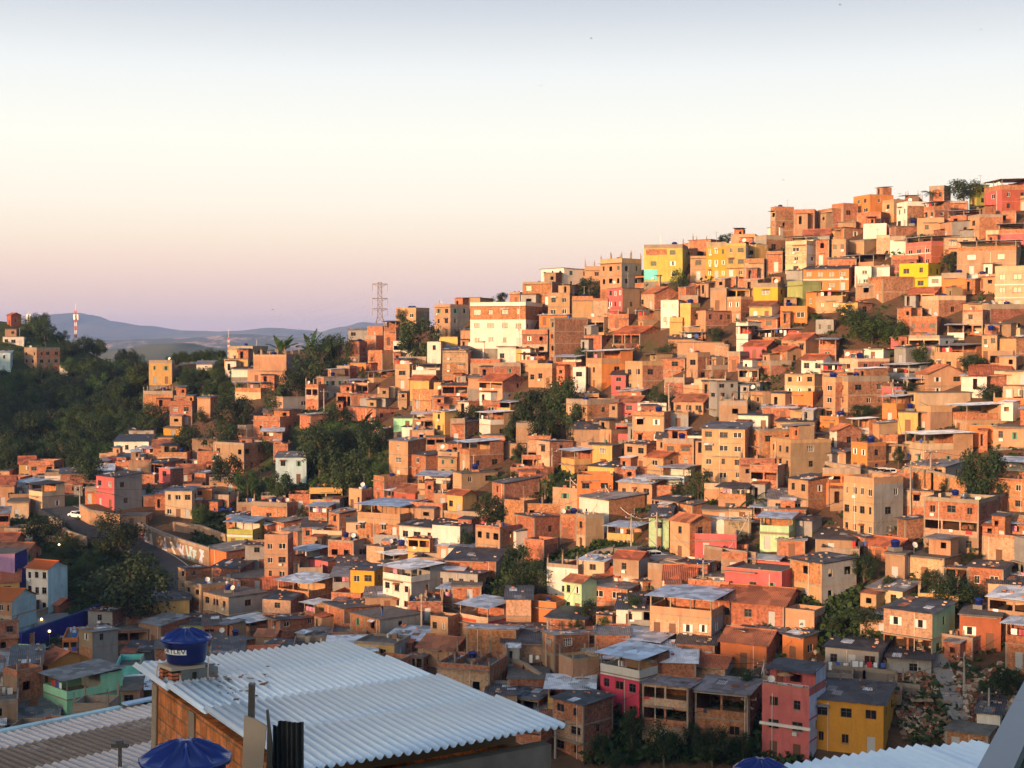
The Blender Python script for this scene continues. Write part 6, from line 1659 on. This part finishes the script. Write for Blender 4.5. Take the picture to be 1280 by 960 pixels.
def tarp(cx, cy, w, label, mat='tarp_blue', h=.5):
    Y, _ = hit(cx, cy); p = at(cx, cy, Y); s = MB(); n = 8; W = w*Y/F
    for i in range(n):
        for j in range(4):
            f = lambda a, b: (W*(a/n-.5), 2.2*(b/4-.5), h*(.6+.4*math.sin(a*1.7+b))*math.sin(PI*(b+.5)/5)+.2)
            s.poly([f(i,j), f(i+1,j), f(i+1,j+1), f(i,j+1)], mat)
    o = s.build('tarpaulin'); o.location = (p.x, p.y, hgt(p.x, p.y)+.2); so2 = o.modifiers.new('thickness', 'SOLIDIFY'); so2.thickness = .03; tag(o, label, 'tarpaulin')
tarp(280, 640, 22, 'bright blue tarpaulin lying below the round trees'); tarp(42, 573, 20, 'blue tarpaulin in the shaded wood at the left'); tarp(1150, 879, 28, 'pale sheet lying on the rubble slope by the steps', 'p_tan', .3); tarp(1178, 881, 16, 'smaller pale slab lying beside the steps', 'p_tan', .3)
# crown of palms and bananas
for i, t in enumerate(PALMS.replace('\n', ';').split(';')):
    if t.strip():
        a = list(map(float, t.split())); r_ = palm(*a, i % 3 == 1 or i > 10, i); TREES_ALL.append(dict(root=r_, x=a[0], y=a[1], w=a[2], h=a[3], kind='B' if (i % 3 == 1 or i > 10) else 'p'))
for cx, w_, sd in ((352, 44, 0), (388, 54, 1)):
    Y = 388; p = at(cx, 446, Y); z0 = hgt(p.x, p.y)-.2; r = empty('banana_plant', (p.x, p.y, z0)); tag(r, 'tall banana plant with upright leaves against the sky, ' + ('nearer the jagged parapet block' if sd == 0 else 'nearer the pylon'), 'plant')
    W = w_*Y/F*1.25; zc = p.z-z0+1; s = MB(); s.tube([(0,0,0),(0,0,zc)], [.3,.2], 'leaf', 8); s.build('trunk', r); inst('frond_crown', BM[sd], r, (0,0,zc), sd*2, (W, W*.6, W*1.0))
# ------------------------------------------------------------------ undergrowth and rubble
def scatter():
    r = random.Random(21); mb = MB()
    zones = [(pg, 500, .9) for pg, _ in WOODS[:1]]+[(pg, 220, .8) for pg, _ in WOODS[1:]]
    zones += [([(690,745),(705,700),(745,678),(830,690),(805,722),(730,745)],900,.5),([(100,695),(185,695),(230,760),(130,790),(88,770)],700,.7),([(35,650),(80,650),(100,690),(30,690)],250,.6),([(560,580),(560,600),(680,600),(745,600),(760,625),(690,630)],300,.6),
              ([(740,885),(1000,880),(1010,955),(740,955)],500,.6),([(1005,738),(1105,735),(1105,800),(1015,812)],260,.5),([(1120,735),(1210,732),(1200,768),(1120,765)],350,.6),([(1110,835),(1275,835),(1275,950),(1130,950)],130,.4),([(250,640),(330,600),(400,605),(410,635),(300,650)],300,.6),([(0,640),(60,650),(60,690),(0,690)],150,.6),
              ([(600,690),(710,690),(700,770),(600,770)],350,.6),([(240,640),(285,645),(285,700),(240,690)],220,.5),([(0,800),(300,800),(300,900),(150,900),(0,890)],260,.5),([(740,940),(740,700),(1280,600),(1280,830),(1000,870)],200,.4),([(300,560),(480,400),(1280,260),(1280,620),(700,660),(400,760)],650,.55)]
    for pg, n, s in zones:
        xs = [p[0] for p in pg]; ys = [p[1] for p in pg]; k = 0; t = 0
        while k < n and t < n*8:
            t += 1; a = r.uniform(min(xs), max(xs)); b = r.uniform(min(ys), max(ys))
            if not inpoly(a, b, pg): continue
            Y, ok = hit(a, b)
            if not ok: continue
            p = at(a, b, Y)
            if any((p.x-f[0])**2+(p.y-f[1])**2 < (f[2]*.85)**2 for f in foot): continue
            z = hgt(p.x, p.y); k += 1; H_ = s*r.uniform(.6, 2.0)
            for q in range(9):
                c = Vector((p.x+r.gauss(0,.55), p.y+r.gauss(0,.55), z+H_*r.random())); d = Vector((r.gauss(0,1), r.gauss(0,1), r.gauss(0,.8))).normalized(); e = d.cross(Vector((r.gauss(0,1), r.gauss(0,1), r.gauss(0,1)))).normalized(); l = r.uniform(.25,.6); 
                mb.poly([c-d*l, c+e*l*.6, c+d*l, c-e*l*.6], 'grassleaf' if r.random() < .6 else 'leaf')
    tag(mb.build('undergrowth'), 'rough grass and low undergrowth between the houses and on the slopes', None, None, 'stuff')
    mb = MB()
    for pg, n in (([(1110,838),(1270,838),(1270,925),(1130,925)],900),([(780,560),(1270,600),(1270,860),(760,900)],500),([(540,800),(700,860),(690,900),(560,860)],160),([(150,800),(420,640),(700,700),(600,800)],300),([(960,800),(1110,850),(1110,880),(1000,880)],120)):
        xs = [p[0] for p in pg]; ys = [p[1] for p in pg]
        for _ in range(n):
            a = r.uniform(min(xs), max(xs)); b = r.uniform(min(ys), max(ys))
            if not inpoly(a, b, pg): continue
            Y, ok = hit(a, b); p = at(a, b, Y); z = hgt(p.x, p.y); s = r.uniform(.12,.5); M = Matrix.Rotation(r.uniform(0,6), 3, Vector((r.random(), r.random(), 1)).normalized())
            c = [tuple(M @ Vector((x*s, y*s*r.uniform(.5,1), zz*s*.5))+Vector((p.x, p.y, z+.1))) for x, y, zz in ((-1,-1,-1),(1,-1,-1),(1,1,-1),(-1,1,-1),(-.8,-.8,1),(.8,-.8,1),(.8,.8,1),(-.8,.8,1))]
            m_ = r.choice(('brick','concrete','concrete_pale','board','brick_dark'))
            for q_ in ((0,3,2,1),(4,5,6,7),(0,1,5,4),(1,2,6,5),(2,3,7,6),(3,0,4,7)): mb.poly([c[i] for i in q_], m_)
    tag(mb.build('rubble'), 'broken bricks and rubble strewn over the bare slopes', None, None, 'stuff')
scatter()
# ------------------------------------------------------------------ rooftop things and labels
STW = {1:'one-storey', 2:'two-storey', 3:'three-storey', 4:'four-storey'}
RW = dict(F='flat-roofed', C='grey sheet-roofed', D='dark-roofed', M='metal-canopied', O='open-terraced', P='slab-roofed', T='red-roofed', U='unfinished')
LMK = [h for h in ALL if h['short']]
def direction(dx, dy):
    a = math.degrees(math.atan2(-dy, dx)) % 360
    return ['right of', 'up-right of', 'above', 'up-left of', 'left of', 'down-left of', 'below', 'down-right of'][int((a+22.5)//45) % 8]
def dword(d): return 'just' if d < 42 else 'a little' if d < 85 else 'well'
def refs(x, y, n=6):
    c = sorted(((math.hypot(x-h['x'], y-h['y']), h) for h in LMK), key=lambda t: t[0]); return c[:n]
used = set(h['label'] for h in ALL if h['label'])
def nm(s): return s if s.startswith('the ') else 'the '+s
def place(desc, x, y, skip=None, most=16):
    for d, h in refs(x, y, 7):
        if h is skip: continue
        for pre in (dword(d)+' ',):
            l = f"{desc} {pre}{direction(x-h['x'], y-h['y'])} {nm(h['short'])}"
            if l not in used and len(l.split()) <= most: used.add(l); return l
    for d, h in refs(x, y, 24):
        l = f"{desc} {dword(d)} {direction(x-h['x'], y-h['y'])} {nm(h['short'])}"
        if l not in used and len(l.split()) <= most: used.add(l); return l
    return None
for h in ALL:
    fc, scol, rf = h['spec'][5], h['spec'][6], h['spec'][7]
    if h['label']: h['root']['label'] = h['label']; h['ref'] = nm(h['short']); continue
    col = CN[fc]+('' if fc == scol or h['spec'][2]-h['spec'][1] < 8 else '-and-'+CN[scol].replace(' ', '-'))
    d1 = f"{col} {STW[min(4,h['st'])]} {RW[rf]} house"
    l = place(d1, h['x'], h['y'])
    if l is None: l = place('narrow '+d1 if h['W'] < 5 else 'wide '+d1, h['x'], h['y'])
    h['label'] = l or d1; h['root']['label'] = h['label']
# water tanks and dishes on the flat roofs
dish = MB(); dish.lathe([(0,0),(.15,.012),(.3,.05),(.42,.11)], 'frame_white', 16); DISH = dish.mesh('dish_bowl')
def roof_things():
    r = random.Random(77); nt_ = 0; nd = 0
    for h in ALL:
        if h['deck'] is None and not h['nt']: continue
        k = h['nt'] or (1 if r.random() < .36 else 0)
        M = Matrix.LocRotScale(h['root'].location, h['root'].rotation_euler, None); z = h['z1']+(.135 if h['spec'][7] == 'P' else .0)
        if h['deck'] is None: z = h['z1']+.55
        for i in range(k):
            u = r.uniform(.25,.75) if k == 1 else .3+.3*i; v = r.uniform(.3,.6); p = M @ Vector((-h['hx']+2*h['hx']*u, -h['hy']+2*h['hy']*v, z))
            s = r.uniform(1.3, 1.7); stand = r.uniform(.3,.7)
            px_, py_ = pix(p)
            if not (0 < px_ < 1280): continue
            q = MB(); q.box(-.42*s, .42*s, -.42*s, .42*s, 0, stand, r.choice(('brick','stand_block'))); t = None
            who = h['short'] and nm(h['short'])
            which = ('', 'first ', 'second ')[0] if k == 1 else ('left ', 'right ', 'middle ')[i]
            lab = f"{which}blue water tank on the roof of {who}" if who else place(which+'small blue water tank', h['x'], h['y'])
            if lab is None: continue
            t = tank(p+Vector((0,0,stand)), s, lab, r.uniform(0, 6)); q.build('block_stand', t).location = (0, 0, -stand); nt_ += 1
        if r.random() < .22:
            u = r.choice((.12,.88)); p = M @ Vector((-h['hx']+2*h['hx']*u, -h['hy']*.6, z+.6)); lab = place('white satellite dish on a roof', h['x']+3, h['y']-4)
            if lab:
                t = empty('satellite_dish', tuple(p), r.uniform(-.6,.6)); tag(t, lab, 'satellite dish', 'satellite dishes on the roofs'); o = inst('dish_bowl', DISH, t, (0,-.1,.6)); o.rotation_euler = (R(62),0,0)
                q = MB(); q.tube([(0,0,-.6),(0,0,.6)], .035, 'steel', 6); q.tube([(0,-.1,.6),(0,-.6,.75)], .02, 'steel', 5); q.build('dish_mount', t); nd += 1
        if h['deck'] is not None and r.random() < .25:
            p = M @ Vector((h['hx']*r.uniform(-.7,.7), h['hy']*r.uniform(-.2,.7), z)); lab = place('thin rooftop television antenna', h['x']-3, h['y']-6)
            if lab:
                t = empty('roof_antenna', tuple(p), r.uniform(-.6,.6)); tag(t, lab, 'antenna', 'television antennas on the roofs'); q = MB(); H_ = r.uniform(2,3.6); q.tube([(0,0,0),(0,0,H_)], .035, 'steel', 5); q.build('antenna_pole', t); q = MB()
                q.bar((-.5,0,H_-.1), (.5,0,H_-.1), .03, 'steel')
                for i in range(6): q.bar((-.45+.18*i,-.3,H_-.1), (-.45+.18*i,.3,H_-.1), .02, 'steel')
                q.build('antenna_rods', t)
    print('tanks', nt_, 'dishes', nd)
roof_things()
KD = dict(r='rounded dark green tree', d='dense dark tree', b='bright leafy tree', s='low green shrub', w='sparse greyish tree', p='palm tree with drooping fronds', B='banana plant with torn leaves')
for t in TREES_ALL:
    sz = '' if t['kind'] in 'psB' else ('large ' if t['w'] >= 50 else 'small ' if t['w'] < 28 else '')
    l = place(sz+KD[t['kind']], t['x'], t['y']+t['h']*.2); 
    if l is None: l = place('solitary '+sz+KD[t['kind']], t['x'], t['y'])
    t['root']['label'] = l or sz+KD[t['kind']]
WN = ['dark wood on the shaded hillside at the left edge', 'wooded spur below the lone yellow house', 'wood above the bridge ramp at the left', 'wood behind the ridge between the yellow houses', 'thin treeline beneath the far hills', 'overgrown palm gully left of the town centre', 'grass slope behind the school', 'green gully below the central palms']
GN = {'round_tree':'rounded', 'dense_tree':'dense', 'leafy_tree':'bright'}
for t in WOODTREES:
    k = GN[t['root'].name.split('.')[0]]; t['root']['label'] = f"{k} tree in the {WN[t['ip']]}"; t['root']['group'] = f"{k} trees in the {WN[t['ip']]}"
# ------------------------------------------------------------------ air
hz = MB(); hz.box(-7000, 5000, -600, 11200, -81, 170, 'haze_air') if False else None
m_h = bpy.data.materials.new('haze_air'); m_h.use_nodes = True; nt = m_h.node_tree; nt.nodes.clear()
out = nt.nodes.new('ShaderNodeOutputMaterial'); pv = nt.nodes.new('ShaderNodeVolumePrincipled'); nt.links.new(pv.outputs[0], out.inputs['Volume'])
pv.inputs['Color'].default_value = (.36,.52,1.0,1); pv.inputs['Density'].default_value = .000085; pv.inputs['Anisotropy'].default_value = .0
MATS['haze_air'] = m_h
hz = MB(); hz.box(-7000, 5000, -600, 11200, -81.5, 175, 'haze_air'); tag(hz.build('haze'), kind='stuff')
# ------------------------------------------------------------------ sky and sun
SUN_AZ = Vector((-.64, -.77)).normalized(); SUN_EL = R(8.5)
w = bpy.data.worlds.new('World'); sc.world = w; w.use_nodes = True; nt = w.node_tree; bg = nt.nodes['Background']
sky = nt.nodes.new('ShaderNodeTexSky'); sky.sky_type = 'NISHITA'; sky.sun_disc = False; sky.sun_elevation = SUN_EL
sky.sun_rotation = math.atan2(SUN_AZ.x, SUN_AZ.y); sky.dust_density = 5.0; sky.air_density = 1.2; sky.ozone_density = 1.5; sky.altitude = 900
tc = nt.nodes.new('ShaderNodeTexCoord'); sx = nt.nodes.new('ShaderNodeSeparateXYZ'); nt.links.new(tc.outputs['Generated'], sx.inputs[0])
mr = nt.nodes.new('ShaderNodeMapRange'); nt.links.new(sx.outputs['Z'], mr.inputs[0]); mr.inputs[1].default_value = 0; mr.inputs[2].default_value = .5
rp = nt.nodes.new('ShaderNodeValToRGB'); nt.links.new(mr.outputs[0], rp.inputs[0])
def s2l(c): return tuple(((x/255+.055)/1.055)**2.4 if x/255 > .04045 else x/255/12.92 for x in c)
def zof(py): return math.sin(math.atan(ray(640, py)[1]))/.5
stops = [(0, (222,186,180)), (zof(405), (228,193,186)), (zof(370), (236,203,190)), (zof(335), (246,216,196)), (zof(300), (250,230,206)), (zof(255), (251,241,223)), (zof(180), (249,247,234)), (zof(90), (234,237,236)), (zof(0), (198,205,214)), (.75, (150,170,200)), (1, (110,138,180))]
while len(rp.color_ramp.elements) < len(stops): rp.color_ramp.elements.new(.5)
for e, (p_, c) in zip(rp.color_ramp.elements, stops): e.position = p_; e.color = (*s2l(c), 1)
EXPO = .74
# opposite the sun the dusk bands; elsewhere a Nishita sky brightened to lift shade
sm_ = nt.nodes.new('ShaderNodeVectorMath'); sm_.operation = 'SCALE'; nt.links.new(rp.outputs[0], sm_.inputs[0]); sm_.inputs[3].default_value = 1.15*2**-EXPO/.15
fz = nt.nodes.new('ShaderNodeMapRange'); fz.interpolation_type = 'SMOOTHSTEP'; nt.links.new(sx.outputs['Z'], fz.inputs[0]); fz.inputs[1].default_value = .27; fz.inputs[2].default_value = .62; fz.inputs[3].default_value = 1; fz.inputs[4].default_value = .0
fy = nt.nodes.new('ShaderNodeMapRange'); fy.interpolation_type = 'SMOOTHSTEP'; nt.links.new(sx.outputs['Y'], fy.inputs[0]); fy.inputs[1].default_value = -.1; fy.inputs[2].default_value = .6; fy.inputs[3].default_value = .0; fy.inputs[4].default_value = 1
fm_ = nt.nodes.new('ShaderNodeMath'); fm_.operation = 'MULTIPLY'; nt.links.new(fz.outputs[0], fm_.inputs[0]); nt.links.new(fy.outputs[0], fm_.inputs[1])
mu = nt.nodes.new('ShaderNodeMix'); mu.data_type = 'RGBA'; nt.links.new(fm_.outputs[0], mu.inputs[0])
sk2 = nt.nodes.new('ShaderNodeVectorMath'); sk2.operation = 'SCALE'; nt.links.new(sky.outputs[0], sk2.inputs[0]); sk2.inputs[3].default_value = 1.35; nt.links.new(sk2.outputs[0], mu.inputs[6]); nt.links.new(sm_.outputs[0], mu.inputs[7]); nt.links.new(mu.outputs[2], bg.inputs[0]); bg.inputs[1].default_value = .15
sl = bpy.data.lights.new('sun', 'SUN'); so_ = bpy.data.objects.new('sun', sl); COL.objects.link(so_); sl.energy = 4.5; sl.angle = R(.6); sl.color = (1., .555, .285)
d = Vector((SUN_AZ.x*math.cos(SUN_EL), SUN_AZ.y*math.cos(SUN_EL), math.sin(SUN_EL)))
so_.rotation_euler = d.to_track_quat('Z', 'Y').to_euler()
vs_ = sc.view_settings; vs_.view_transform = 'Standard'; vs_.look = 'None'; vs_.exposure = EXPO; vs_.gamma = 1; vs_.use_curve_mapping = False
sc.cycles.max_bounces = 5; sc.cycles.diffuse_bounces = 3; sc.cycles.glossy_bounces = 2; sc.cycles.transmission_bounces = 2; sc.cycles.volume_bounces = 1; sc.cycles.transparent_max_bounces = 4
sc.cycles.use_denoising = True
